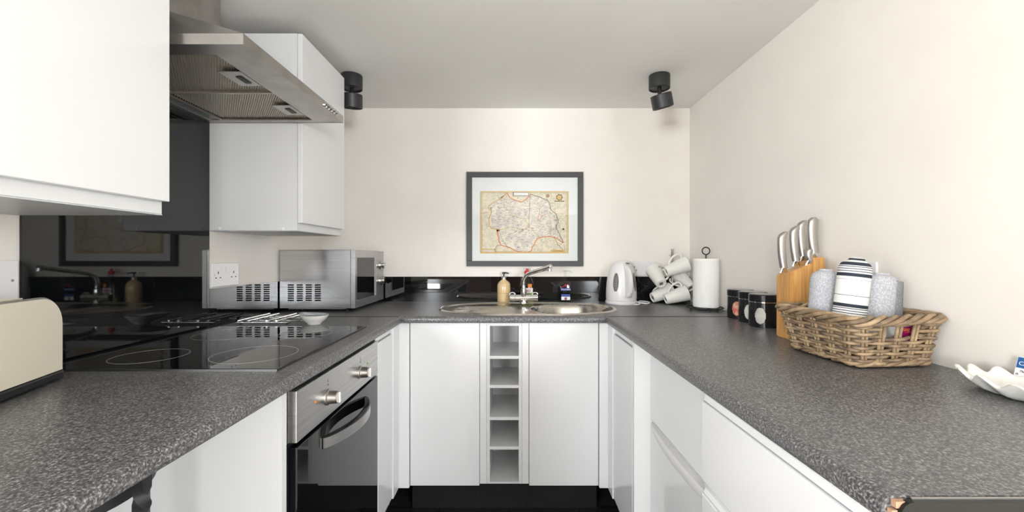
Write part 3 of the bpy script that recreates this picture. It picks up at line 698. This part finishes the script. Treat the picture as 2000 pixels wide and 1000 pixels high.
# washing-up liquid
wx, wy = .083, 2.306
t = thing('washing_up_bottle', 'washing-up liquid bottle with red cap behind the tap', 'bottle', (wx, wy, CT))
prof = [(.0001,0),(.040,0),(.043,.004),(.043,.05),(.040,.085),(.03,.125),(.016,.15),(.013,.153)]
bt = obj('bottle', lathe(B(), prof, (wx, wy, CT), 36, sx=1, sy=.62), 'clear_plastic', t, smooth=50)
obj('liquid', lathe(B(), [(.0001,.002),(.039,.002),(.0415,.005),(.0415,.028),(.0001,.0285)], (wx, wy, CT), 32, sx=1, sy=.58), 'dish_liquid', bt, smooth=50)
obj('cap', lathe(B(), [(.0145,.1532),(.0155,.165),(.014,.172),(.007,.174),(.007,.186),(.0001,.187)], (wx, wy, CT), 20), 'red_cap', t, smooth=40)
def label_patch(cx, cy, z, rx, ry, a0, a1, z0, z1, m_, par, nm, off=.0006):
    g = B(); n = 12; rows = []
    for zz in (z0, z1): rows.append([g.verts.new((cx+(rx+off)*math.sin(a0+(a1-a0)*i/n), cy-(ry+off)*math.cos(a0+(a1-a0)*i/n), z+zz)) for i in range(n+1)])
    for i in range(n): g.faces.new((rows[0][i], rows[0][i+1], rows[1][i+1], rows[1][i]))
    return obj(nm, g, m_, par)
label_patch(wx, wy, CT, .043, .0268, -.9, .9, .03, .052, 'label_green', bt, 'label'); label_patch(wx, wy, CT, .0425, .0265, -.5, .8, .052, .08, 'label_white', bt, 'label', .001); label_patch(wx, wy, CT, .0385, .0245, .1, .7, .082, .102, 'label_orange', bt, 'label', .0014)
text('FAIRY', .016, 'label_red', bt, basis((wx-.022, wy-.0295, CT+.06), (1,0,0), (0,0,1)))
# hand gel
sx_, sy_ = .294, 2.306
t = thing('hand_gel_bottle', 'clear hand sanitiser pump bottle with blue label near the kettle', 'bottle', (sx_, sy_, CT))
def rrect(cx, cy, hx_, hy_, r, z, n=5):
    out = []
    for qx, qy, a0 in ((1,1,0), (-1,1,PI/2), (-1,-1,PI), (1,-1,1.5*PI)):
        for k in range(n+1): a = a0+PI/2*k/n; out.append((cx+qx*(hx_-r)+r*math.cos(a), cy+qy*(hy_-r)+r*math.sin(a), z))
    return out
g = B(); loft(g, [rrect(sx_, sy_, a, b_, r, CT+z) for a, b_, r, z in ((.031,.02,.008,0),(.0335,.022,.01,.003),(.0335,.022,.01,.098),(.028,.02,.012,.11),(.0125,.0125,.0124,.116))])
bt = obj('bottle', g, 'clear_plastic', t, smooth=50)
g = B(); loft(g, [rrect(sx_, sy_, a, b_, r, CT+z) for a, b_, r, z in ((.029,.018,.008,.003),(.031,.0195,.009,.006),(.031,.0195,.009,.09))]); obj('gel', g, clear('gel', (.80,.86,.88,1)), bt, smooth=50)
fy = sy_-.0226
obj('label', box(B(), sx_-.024, sx_+.024, fy-.0004, fy, CT+.014, CT+.043), 'label_white', bt)
obj('label', box(B(), sx_-.024, sx_+.024, fy-.0007, fy-.0004, CT+.032, CT+.046), 'label_blue', bt)
obj('label', box(B(), sx_-.026, sx_+.026, fy-.0006, fy-.0002, CT+.066, CT+.079), 'label_blue', bt)
disc_ = B(); lathe(disc_, [(.008,0),(.0001,.0004)], n=16); disc_.transform(Matrix.Translation((sx_, fy-.0004, CT+.022)) @ Matrix.Rotation(PI/2, 4, 'X')); obj('label_flower', disc_, mat('dusty_red', srgb(150,90,90), .6), bt)
text('Pure Hand', .0115, 'label_white', bt, basis((sx_-.0245, fy-.0008, CT+.0685), (1,0,0), (0,0,1)))
g = B(); tube(g, [(sx_-.02, fy-.0004, CT+.083), (sx_+.002, fy-.0004, CT+.1), (sx_-.004, fy-.0004, CT+.086), (sx_+.014, fy-.0004, CT+.102), (sx_+.016, fy-.0004, CT+.088)], .0014, 6); obj('label_swirl', g, 'label_red', bt)
obj('collar', lathe(B(), [(.012,.1162),(.012,.14),(.006,.145),(.006,.165)], (sx_, sy_, CT), 20), 'clear_plastic', t, smooth=40)
g = B(); lathe(g, [(.008,.165),(.009,.176),(.0001,.177)], (sx_, sy_, CT), 14); tube(g, [(sx_, sy_, CT+.172), (sx_+.02, sy_-.01, CT+.172), (sx_+.036, sy_-.018, CT+.163)], .004, 8); obj('pump', g, 'clear_plastic', t, smooth=50)
t = thing('sink_plug', 'small round black plug stood behind the tap handle', 'plug', (.016, 2.32, CT))
g = lathe(B(), [(.0001,.008),(.016,.008),(.018,.004),(.017,0),(.0001,0)], n=24); g.transform(Matrix.Translation((.016, 2.33, CT+.0185)) @ Matrix.Rotation(PI/2-.1, 4, 'X')); obj('stopper', g, 'black_plastic', t, smooth=40)
g = B(); tube(g, bez([(.016,2.322,CT+.02),(.014,2.31,CT+.03),(.008,2.312,CT+.012),(.004,2.318,CT+.002)], 5), .0012, 6); obj('chain', g, 'chrome', t)

# ------------------------------------------------------------------ kettle
kx, ky = .588, 2.247
t = thing('kettle', 'white plastic electric kettle with grey water windows', 'kettle', (kx, ky, CT))
obj('power_base', lathe(B(), [(.0001,0),(.082,0),(.084,.004),(.084,.014),(.08,.018),(.0001,.018)], (kx, ky, CT), 40), 'white_plastic', t, smooth=40)
kp = [(.079,.019),(.081,.03),(.080,.07),(.077,.11),(.072,.15),(.065,.18),(.054,.205),(.038,.222),(.018,.231),(.001,.233)]
kb = obj('body', lathe(B(), [(.0001,.0185)]+kp, (kx, ky, CT), 48, sx=1, sy=1), 'white_plastic', t, smooth=50)
def kr(z):
    for (r0, z0), (r1, z1) in zip(kp, kp[1:]):
        if z0 <= z <= z1: return r0+(r1-r0)*(z-z0)/(z1-z0)
    return .07
for a0, wd in ((-.62, .2), (.86, .17)):
    g = B(); rows = []
    for k in range(13):
        z = .07+.095*k/12; hw = wd*math.sin(PI*(k+.6)/13.2)**.5; r = kr(z)+.0012
        rows.append([(kx+r*math.sin(a0+hw*q), ky-r*math.cos(a0+hw*q), CT+z) for q in (-1,-.5,0,.5,1)])
    loft(g, rows, False, False); wn = obj('water_window', g, mat('smoke_grey', srgb(120,122,116), .15) if 'smoke_grey' not in MATS else 'smoke_grey', kb, smooth=60)
    for k in range(5):
        z = .085+.013*k; r = kr(z)+.0018; g = B(); box(g, -.003, .003, -.0003, .0003, -.0006, .0006); g.transform(Matrix.Translation((kx+r*math.sin(a0+.05), ky-r*math.cos(a0+.05), CT+z)) @ Matrix.Rotation(a0, 4, 'Z')); obj('level_mark', g, 'label_white', wn)
g = B(); rows = []
a0 = .18
for k in range(17):
    u = k/16; z = .04+.178*u; out = .012+.03*math.sin(PI*min(1, u*1.02))**.7; r = kr(z); hw = .016-.004*u
    cx_, cy_ = kx+r*math.sin(a0), ky-r*math.cos(a0); dx, dy = math.sin(a0), -math.cos(a0); sx2, sy2 = math.cos(a0), math.sin(a0)
    zz = CT+z
    rows.append([(cx_+dx*o_+sx2*s_, cy_+dy*o_+sy2*s_, zz) for o_, s_ in ((-.012,-hw),(out*.7,-hw),(out,-hw*.6),(out,hw*.6),(out*.7,hw),(-.012,hw))])
loft(g, rows); hk = obj('handle', g, 'white_plastic', kb, smooth=50)
g = B(); r = kr(.2); lathe(g, [(.0001,.003),(.007,.002),(.009,0)], n=16, sx=1.3); g.transform(Matrix.Translation((kx+(r+.020)*math.sin(a0), ky-(r+.020)*math.cos(a0), CT+.2165)) @ Matrix.Rotation(.5, 4, 'X')); obj('lid_button', g, 'smoke_grey', hk, smooth=50)
g = B(); tube(g, bez([(kx+.082, ky-.02, CT+.008), (kx+.12, ky-.045, CT+.0045), (kx+.145, ky-.02, CT+.0045), (kx+.155, ky+.03, CT+.0045), (kx+.12, ky+.055, CT+.006), (kx+.10, ky+.03, CT+.0045), (kx+.075, ky-.08, CT+.0045), (kx+.04, ky-.1, CT+.0045)], 8), .0038, 8)
obj('power_cord', g, 'white_plastic', t, smooth=60)

# ------------------------------------------------------------------ mug tree and mugs
mx, my = .868, 2.262
t = thing('mug_tree', 'chrome mug tree on a round glass base in back right corner', 'mug tree', (mx, my, CT))
obj('glass_base', lathe(B(), [(.0001,.004),(.073,.004),(.074,.005),(.074,.009),(.073,.01),(.0001,.01)], (mx, my, CT), 40), 'green_glass', t, smooth=40)
for a in (.5, 2.6, 4.7): g = lathe(B(), [(.006,0),(.006,.0038)], (mx+.06*math.cos(a), my+.06*math.sin(a), CT), 10); obj('foot', g, 'black_plastic', t)
g = B(); lathe(g, [(.012,.0102),(.012,.014),(.0075,.016),(.0075,.285),(.009,.287),(.009,.293),(.0001,.295)], (mx, my, CT), 20); po = obj('pole', g, 'chrome', t, smooth=40)
pegs = [((1308, 498), 2.19), ((1322, 497), 2.20), ((1287, 521), 2.20), ((1320, 549), 2.19), ((1340, 525), 2.22), ((1283, 560), 2.25)]
for (xx, yy), d in pegs:
    p = px(xx, yy, d); g = B(); tube(g, [(mx, my, p.z-.012), tuple(p)], .0028, 8); bmesh.ops.create_uvsphere(g, u_segments=10, v_segments=6, radius=.005, matrix=Matrix.Translation(p)); obj('peg', g, 'chrome', po, smooth=60)
def mug(label, c, axis, hdir, first=[None]):
    ax = Vector(axis).normalized(); hd_ = Vector(hdir); hd_ = (hd_-ax*hd_.dot(ax)).normalized(); yv = ax.cross(hd_)
    R = Matrix((hd_, yv, ax)).transposed()
    base = Vector(c)-ax*.058
    t = thing('mug', label, 'mug', base, R, group='white mugs on the mug tree')
    if first[0] is None:
        prof = [(.0001,.004),(.020,.004),(.0225,0),(.0265,.001),(.028,.006),(.043,.112),(.0425,.116),(.0405,.114),(.0255,.010),(.0001,.009)]
        a = obj('cup', lathe(B(), prof, n=36, cap=False), 'ceramic', t, local=True, smooth=50)
        path = bez([(.034,0,.095),(.052,0,.100),(.066,0,.088),(.062,0,.06),(.046,0,.036),(.030,0,.026)], 6)
        h_ = obj('handle', tube(B(), path, .0058, 10), 'ceramic', t, local=True, smooth=60)
        s_ = obj('base_stamp', box(B(), -.009, .009, -.009, .009, .0032, .0038), mat('stamp', srgb(120,112,104), .6), t, local=True)
        first[0] = (a.data, h_.data, s_.data)
    else:
        for nm, dt in zip(('cup', 'handle', 'base_stamp'), first[0]):
            o = bpy.data.objects.new(nm, dt); C.objects.link(o); o.parent = t
mug('white mug highest on the tree, lying with handle up', px(1321, 523, 2.185), (.93, -.05, .34), (-.3, -.1, .95))
mug('white mug lowest in front on the tree, tilted just above glass base', px(1320, 578, 2.185), (.93, -.05, .30), (-.3, -.1, .95))
mug('white mug on left of the tree with its stamped base facing out', px(1284, 541, 2.225), (-.10, .80, .62), (.7, .4, .5))
mug('white mug on right of the tree, stamped base pointing down right', px(1336, 549, 2.262), (-.34, .72, .62), (-.8, .3, .2))
mug('white mug at lower left, mostly behind the lowest front mug', px(1292, 574, 2.262), (.75, .1, .3), (.1, .9, .5))

# ------------------------------------------------------------------ kitchen roll
rx, ry = .918, 1.975
t = thing('kitchen_roll_holder', 'black wire kitchen roll holder with loop top', 'holder', (rx, ry, CT))
n = 40; g = B(); tube(g, [(rx-.006+.079*math.cos(2*PI*i/n), ry+.079*math.sin(2*PI*i/n), CT+.012) for i in range(n)], .003, 8, True); obj('base_ring', g, 'iron', t, smooth=60)
g = B(); tube(g, [(rx-.085, ry, CT+.012), (rx+.073, ry, CT+.012)], .0028, 8); tube(g, [(rx-.006, ry-.079, CT+.012), (rx-.006, ry+.079, CT+.012)], .0028, 8); obj('cross_wire', g, 'iron', t)
g = B(); tube(g, [(rx, ry, CT+.012), (rx, ry, CT+.262)], .0032, 8); obj('stem', g, 'iron', t)
g = B(); tube(g, [(rx-.018*math.cos(2*PI*i/28)-.012, ry, CT+.279+.017*math.sin(2*PI*i/28)) for i in range(28)], .0028, 8, True); g.transform(Matrix.Translation((.012, 0, 0))); obj('loop', g, 'iron', t, smooth=60)
for a in (.3, 1.87, 3.44, 5.0): g = lathe(B(), [(.0001,0),(.005,.002),(.005,.007),(.0001,.01)], (rx-.006+.079*math.cos(a), ry+.079*math.sin(a), CT), 10); obj('foot', g, 'iron', t)
t = thing('kitchen_roll', 'white paper kitchen roll standing on the wire holder', 'paper roll', (rx, ry, CT+.016))
g = B(); prof = [(.02,.0155),(.056,.0155),(.0572,.018)]+[(.0572+.0003*(k % 2), .018+.222*k/26) for k in range(1, 27)]+[(.056,.2425),(.02,.2425)]
lathe(g, prof+[prof[0]], (rx, ry, CT), 48, False); obj('sheets', g, 'paper_towel', t, smooth=50)
g = lathe(B(), [(.0195,.0155),(.0195,.2430),(.018,.2430),(.018,.0155),(.0195,.0155)], (rx, ry, CT), 24, False); obj('cardboard_core', g, 'chipboard', t, smooth=50)

# ------------------------------------------------------------------ canisters
def canister(label, x, y, fill):
    t = thing('canister', label, 'canister', (x, y, CT), group='black canisters with oval windows')
    r = .049; h_ = .087; zs = [0, .003]+[.003+.081*k/14 for k in range(1, 15)]+[h_]
    n = 60; g = B(); V = {}; zc_, hz_, ha = .042, .029, .36
    wins = [(-2.35+k*PI/2) for k in range(4)]
    def inwin(a, z): return any(((((a-w_+PI) % (2*PI))-PI)/ha)**2+((z-zc_)/hz_)**2 < 1 for w_ in wins)
    NZ = 36; n = 120
    for j in range(NZ+1):
        for i in range(n): a = 2*PI*i/n; V[i, j] = g.verts.new((x+r*math.cos(a), y+r*math.sin(a), CT+h_*j/NZ))
    for j in range(NZ):
        for i in range(n):
            if inwin(2*PI*(i+.5)/n, h_*(j+.5)/NZ): continue
            g.faces.new((V[i, j], V[(i+1) % n, j], V[(i+1) % n, j+1], V[i, j+1]))
    obj('sleeve', g, 'black_gloss', t, smooth=40)
    gj = obj('glass_jar', lathe(B(), [(.0001,.0006),(r-.0012,.0006),(r-.0012,h_+.004),(r-.006,h_+.005)], (x, y, CT), 40, False), 'clear_glass', t, smooth=40)
    obj('contents', lathe(B(), [(.0001,.003),(r-.004,.003),(r-.004,.072),(.0001,.076)], (x, y, CT), 32), fill, gj, smooth=40)
    obj('rim_band', lathe(B(), [(r-.001,h_+.0002),(r+.0005,h_+.001),(r+.0005,h_+.004),(r-.001,h_+.005)], (x, y, CT), 40, False), 'chrome', t, smooth=40)
    obj('lid', lathe(B(), [(r-.001,h_+.0052),(r+.001,h_+.006),(r+.001,h_+.027),(r-.002,h_+.030),(.0001,h_+.030)], (x, y, CT), 40), 'black_gloss', t, smooth=40)
tea = noisy('tea_bags', srgb(206,90,80), srgb(228,196,160), 70, .7)
noisy('sugar', srgb(226,222,214), srgb(200,196,190), 60, .8); noisy('coffee_sachet', srgb(214,208,198), srgb(190,186,178), 45, .7)
canister('black canister furthest back with red contents in its oval window', .944, 1.725, tea)
canister('middle of the three black canisters beside the right wall', .936, 1.622, 'sugar')
canister('nearest black canister, beside the wooden knife block', .917, 1.519, 'coffee_sachet')

# ------------------------------------------------------------------ knife block and knives
t = thing('knife_block', 'pale wooden knife block with stepped sloping top by right wall', 'knife block', (.9, 1.31, CT))
pa = [(.845,1.335), (.838,1.255), (.918,1.276), (.925,1.352)]; za = (H-.061, H-.049, H-.022, H-.030)
pb = [(.9185,1.2762), (.968,1.289), (.973,1.364), (.9255,1.3522)]; zb_ = (H-.006, H-.003, H-.004, H-.007)
for nm, pp, zz in (('front_block', pa, za), ('rear_block', pb, zb_)):
    g = B(); lo = [g.verts.new((x, y, CT)) for x, y in pp]; hi = [g.verts.new((x, y, z)) for (x, y), z in zip(pp, zz)]
    g.faces.new(lo[::-1]); g.faces.new(hi)
    for i in range(4): g.faces.new((lo[i], lo[(i+1) % 4], hi[(i+1) % 4], hi[i]))
    bmesh.ops.bevel(g, geom=[e for e in g.edges], offset=.003, segments=2, affect='EDGES'); obj(nm, g, 'bamboo', t, smooth=30)
def knife(label, x, y, d, ln, lean, hook=True, wd=.0135):
    p = px(x, y, d); R = Matrix.Rotation(lean, 3, 'Y')
    t = thing('knife', label, 'knife', p, R, group='steel knives in the block')
    g = B(); rows = []
    for k in range(15):
        u = k/14; z = .016+(ln-.016)*u; off = .004*math.sin(PI*u)-(.006*max(0, (u-.8)/.2)**2 if hook else 0)
        a = wd*(.8+.2*u)*(1 if u < .9 else max(.35, 1-(u-.9)**2*60)); b_ = .0105*(1 if u < .93 else .7)
        rows.append([(off*-1+a*math.cos(2*PI*i/14)+(.0035*max(0,(u-.85)/.15) if hook else 0), b_*math.sin(2*PI*i/14), z) for i in range(14)])
    loft(g, rows); hd_ = obj('handle', g, 'satin_steel', t, local=True, smooth=60)
    obj('bolster', loft(B(), [[(a*math.cos(2*PI*i/12), b_*math.sin(2*PI*i/12), z) for i in range(12)] for a, b_, z in ((.013,.003,.001),(.012,.005,.006),(.0085,.0075,.0165))]), 'chrome', t, local=True, smooth=60)
knife('shortest-set steel knife at the low front end of the block', 1531, 533, 1.295, .128, -.04)
knife('second steel knife from the low front end of the block', 1555, 520, 1.30, .126, -.05)
knife('third steel knife from the low front of the block', 1569, 510, 1.312, .128, -.05)
knife('steel knife with straight broad handle at the tall back step', 1591, 504, 1.315, .128, -.03, False, .0165)
knife('small short-handled steel knife in front of the broad knife', 1581, 519, 1.285, .052, .0, False, .011)

# ------------------------------------------------------------------ wicker basket
bN, bL, bR, bK = Vector((.779,.945)), Vector((.772,1.15)), Vector((.962,.962)), Vector((.955,1.16))
tN, tL, tR, tK = Vector((.735,.892)), Vector((.745,1.172)), Vector((.985,.952)), Vector((.982,1.20))
zb0, ztp = CT+.004, H-.138
t = thing('wicker_basket', 'brown wicker basket holding rolled towels by the right wall', 'basket', (.87, 1.05, CT))
cb = [bL, bN, bR, bK]; ctp = [tL, tN, tR, tK]
def perim(u, h_):
    """u in 0..4 round the basket, h_ 0 bottom 1 top, rounded corners by blending"""
    C4 = [b_.lerp(t_, h_) for b_, t_ in zip(cb, ctp)]
    def pt(v): i = int(math.floor(v)) % 4; f = v-math.floor(v); return C4[i].lerp(C4[(i+1) % 4], f)
    p = (pt((u-.06) % 4)+pt(u % 4)*1+pt((u+.06) % 4))/3
    return Vector((p.x, p.y, zb0+(ztp-zb0)*h_))
def nrm(u, h_):
    d = perim(u+.01, h_)-perim(u-.01, h_); v = Vector((d.y, -d.x, 0)); return v.normalized()
if nrm(1.5, .5).y > 0: sgn = -1
else: sgn = 1
NS = 20                                   # stakes round the basket
for k in range(NS):
    u = 4*(k+.5)/NS
    for du in (-.022, .022):
        g = B(); tube(g, [perim(u+du, h_) for h_ in (0, .25, .5, .75, 1)], .0034, 7); obj('stake', g, 'wicker_pale', t, smooth=60)
NW = 12
for j in range(NW):
    h_ = .06+.80*j/(NW-1); segs = [(0, 4)]
    if NW-4 <= j <= NW-2: segs = [(1.74, 5.26)]       # hand hole in the side that faces the room
    for ua, ub_ in segs:
        n = int((ub_-ua)*60); path = []
        for i in range(n+(0 if ub_-ua == 4 else 1)):
            u = ua+(ub_-ua)*i/n; off = .0062*sgn*math.cos(PI*(u*NS/4-.5)+(PI if j % 2 else 0))
            q = perim(u % 4, h_)+nrm(u % 4, h_)*off; q.z += .0012*math.sin(u*7+j*2.1); path.append(q)
        g = B(); tube(g, path, .0038+.0006*random.random(), 7, ub_-ua == 4); obj('weaver', g, 'wicker' if j % 3 else 'wicker_pale', t, smooth=60)
def rope(h_, ns, rad, amp, turns, zoff):
    for s in range(ns):
        path = []; n = 260
        for i in range(n):
            u = 4*i/n; a = 2*PI*(turns*u/4+s/ns); q = perim(u, h_)+nrm(u, h_)*amp*sgn*math.cos(a); q.z += amp*.9*math.sin(a)+zoff; path.append(q)
        g = B(); tube(g, path, rad, 7, True); obj('rim_strand', g, 'wicker' if s % 2 else 'wicker_pale', t, smooth=60)
rope(.965, 4, .0052, .0085, 7, .0); rope(.03, 3, .0045, .005, 8, .004)
g = B(); pts = [perim(4*i/48, 0) for i in range(48)]; v = [g.verts.new((p.x, p.y, CT+.003)) for p in pts]; g.faces.new(v); bmesh.ops.solidify(g, geom=g.faces[:], thickness=.003); obj('base_mat', g, 'wicker', t)
# packets seen through the hand hole
p0 = perim(1.56, .72); p1 = perim(1.79, .72); dv = (p1-p0).normalized(); ins = -nrm(1.67, .72)*sgn
t = thing('snack_packet', 'purple and orange snack packet inside the basket behind hand hole', 'packet', p0+ins*.012)
Mx = basis(p0+ins*.0165+Vector((-.012,0,-.045)), dv, (0,0,1)); pw, ph = .085, .062
g = B(); box(g, 0, pw, 0, ph, -.006, 0, .002); g.transform(Mx); pk = obj('wrapper', g, 'purple_pack', t)
text('Shake', .019, 'label_white', pk, Mx @ Matrix.Translation((.020, .018, .0006)))
text('ting', .013, 'label_orange', pk, Mx @ Matrix.Translation((.036, .042, .0006))); g = B(); box(g, .04, .062, .038, .0395, .0002, .0008); g.transform(Mx); obj('underline', g, 'label_red', pk)
p2 = perim(1.42, .70)+ins*.0135
Mx = basis(p2+Vector((.0,0,-.035)), dv, (0,0,1)); g = B(); box(g, 0, .034, 0, .05, -.005, 0, .0015); g.transform(Mx)
prop(obj('foil_packet', g, 'foil'), 'silver foil packet inside the basket left of the purple one', 'packet')

# ------------------------------------------------------------------ towels
def towel(label, x, y, ztop, rx_, ry_, m_, lean, rolls, rotz=0, zbot=CT+.012):
    L_ = ztop-zbot
    t = thing('towel', label, 'towel', (x, y, zbot), Matrix.Rotation(lean, 3, 'Y') @ Matrix.Rotation(rotz, 3, 'Z'), group='rolled towels in the basket')
    g = B(); rows = []; n = 40
    for k in range(25):
        u = k/24; e = 1 if u < .86 else math.sqrt(max(.0, 1-((u-.86)/.14)**2))*.55+.45
        rows.append([((rx_*e*(1+.035*math.sin(3*a+u*2)))*math.cos(a), ry_*e*(1+.03*math.cos(2*a-u*3))*math.sin(a), L_*u) for a in [2*PI*i/n for i in range(n)]])
    loft(g, rows); o = obj('outer_wrap', g, m_, t, local=True, smooth=60)
    g = B(); pts = []                      # the rolled layers showing on top
    for i in range(70):
        a = rolls*2*PI*i/70; r = .15+.72*i/70; pts.append((rx_*.5*r*math.cos(a), ry_*.5*r*math.sin(a), L_+.001))
    tube(g, pts, .0035, 6); obj('rolled_edge', g, m_, t, local=True, smooth=60)
    return t
towel('grey woven towel rolled up in the basket beside the knife block', .81, 1.094, H-.038, .033, .030, kn, .06, 2, 0, CT+.03)
towel('white tea towel with navy stripes rolled upright in the basket', .811, 1.015, H-.008, .035, .032, st, .12, 2, 0, CT+.03)
tw = towel('larger grey knitted towel folded at the right end of basket', .914, 1.046, H-.046, .047, .034, kn, .05, 1, .1, CT+.05)
g = B(); rows = []                        # outer fold of the large towel, curling open on its right
for k in range(13):
    u = k/12; z = .03+.118*u*(1 if u < .9 else .99); rr = []
    for i in range(19):
        a = -1.9+2.9*i/18; rr.append((.018+.036*math.cos(a)*(1-.12*u), .002+.036*math.sin(a), z-.012*(i/18)))
    rows.append(rr)
loft(g, rows, False, False); bmesh.ops.solidify(g, geom=g.faces[:], thickness=.005); obj('outer_fold', g, kn, tw, local=True, smooth=60)

# ------------------------------------------------------------------ scalloped dish and card
dx, dy = .925, .735
t = thing('scalloped_dish', 'white wavy-edged ceramic dish at the right edge of photo', 'dish', (dx, dy, CT))
g = B(); n = 120; rows = []
for sgnr in (0, 1):
    prof = [(.45,.002),(.62,.004),(.8,.014),(.93,.026),(1.0,.034)] if not sgnr else [(1.02,.0375),(1.0,.0405),(.965,.0405),(.92,.034),(.78,.018),(.6,.0085),(.4,.007)]
    for r, z in prof:
        rg = []
        for i in range(n):
            a = 2*PI*i/n; wv_ = math.cos(13*a+.5); rr = r*(1+.045*wv_*r**3); rg.append((dx+.066*rr*math.cos(a), dy+.115*rr*math.sin(a), CT+z*.72+.007*wv_*max(0, r-.5)*2*r))
        rows.append(rg)
loft(g, rows); obj('bowl', g, 'ceramic', t, smooth=60)
t = thing('card', 'white card with blue banner reading CAST standing behind the dish', 'card', (XR-.03, .77, CT+.03))
Mx = basis((XR-.022, .797, CT+.0), (0.06,-1,0), (.12,0,1))
Mx = basis((.972, .8125, CT+.006), (0,-1,0), (.25,0,1))
g = B(); box(g, 0, .085, 0, .056, -.0006, 0); g.transform(Mx); cd = obj('card_sheet', g, 'card_white', t)
g = B(); box(g, .001, .084, .034, .0545, 0, .0003); g.transform(Mx); obj('banner', g, 'card_blue', cd)
text('CAST', .0105, 'card_white', cd, Mx @ Matrix.Translation((.004, .0395, .0005)))
text('The St', .006, 'ink', cd, Mx @ Matrix.Translation((.008, .026, .0003))); text('M', .005, 'ink', cd, Mx @ Matrix.Translation((.003, .020, .0003)))

# ------------------------------------------------------------------ trivet, spoon rest
t = thing('trivet', 'folding chrome rod trivet on the worktop before the microwave', 'trivet', (-.93, 1.62, CT))
for x in (-1.013, -.975, -.903, -.867): g = B(); tube(g, [(x, 1.535, CT+.0155), (x+.004, 1.735, CT+.0155)], .0042, 8); obj('rod', g, 'chrome', t, smooth=60)
for y, x0, x1 in ((1.555, -1.025, -.825), (1.60, -1.015, -.80), (1.665, -1.0, -.80), (1.705, -1.02, -.83)): g = B(); tube(g, [(x0, y, CT+.0072), (x1, y, CT+.0072)], .0042, 8); obj('cross_rod', g, 'chrome', t, smooth=60)
for x in (-1.01, -.84):
    for y in (1.555, 1.705): g = lathe(B(), [(.004,0),(.004,.004)], (x, y, CT), 8); obj('foot', g, 'black_plastic', t)
ox, oy = -.742, 1.565
t = thing('spoon_rest', 'small white and pale blue ceramic spoon rest in front of microwave', 'spoon rest', (ox, oy, CT))
def sr(r, z, dent=True):
    out = []
    for i in range(56):
        a = 2*PI*i/56; k = 1+.75*math.exp(-((((a-2.5+PI) % (2*PI))-PI)/.33)**2)*max(0, (r-.5)*2)
        out.append((ox+.052*r*k*math.cos(a), oy+.046*r*k*math.sin(a), CT+z+.006*max(0, math.cos(a-2.5))*max(0, r-.4)))
    return out
g = B(); loft(g, [sr(.45,0), sr(.48,.003), sr(.5,.005), sr(.78,.016), sr(.96,.029), sr(1.0,.034), sr(.97,.0345)], True); 
ob = obj('dish', g, 'ceramic', t, smooth=60)
g = B(); loft(g, [sr(.97,.0348), sr(.93,.0352)], False); obj('gold_rim', g, mat('ochre_glaze', srgb(190,150,92), .3), ob, smooth=60)
g = B(); v = loft(g, [sr(.93,.0352), sr(.75,.0353)], False); loft(g, [sr(.75,.0353), sr(.3,.0353)], True); obj('glazed_inside', g, noisy('blue_glaze', srgb(168,204,226), srgb(206,222,228), 30, .25), ob, smooth=60)

# ------------------------------------------------------------------ wrought iron stool below the left worktop
ix, iy = -.705, .62
t = thing('wrought_iron_stool', 'black wrought iron stool with twisted legs tucked under left worktop', 'stool', (ix, iy, 0))
zr = H-.34; n = 48
g = B(); loft(g, [[(ix+r*math.cos(2*PI*i/n), iy+r*math.sin(2*PI*i/n), z) for i in range(n)] for r, z in ((.135, zr-.022), (.135, zr), (.129, zr), (.129, zr-.022), (.135, zr-.022))], False); obj('seat_hoop', g, 'iron', t, smooth=40)

for a in (0, 2.6, 3.9):
    lx, ly = ix+.155*math.cos(a), iy+.155*math.sin(a); g = B(); rows = []; m_ = 120
    for k in range(m_+1):
        z = (H-.30)*k/m_; tw_ = 0 if z > H-.345 else (H-.345-z)*60; rows.append([(lx+.0115*math.cos(tw_+PI/4+q*PI/2), ly+.0115*math.sin(tw_+PI/4+q*PI/2), z) for q in range(4)])
    loft(g, rows); obj('leg', g, 'iron', t, smooth=30)
g = B(); tube(g, [(ix+.150*math.cos(2*PI*i/n), iy+.150*math.sin(2*PI*i/n), .22) for i in range(n)], .006, 8, True); obj('foot_ring', g, 'iron', t, smooth=60)
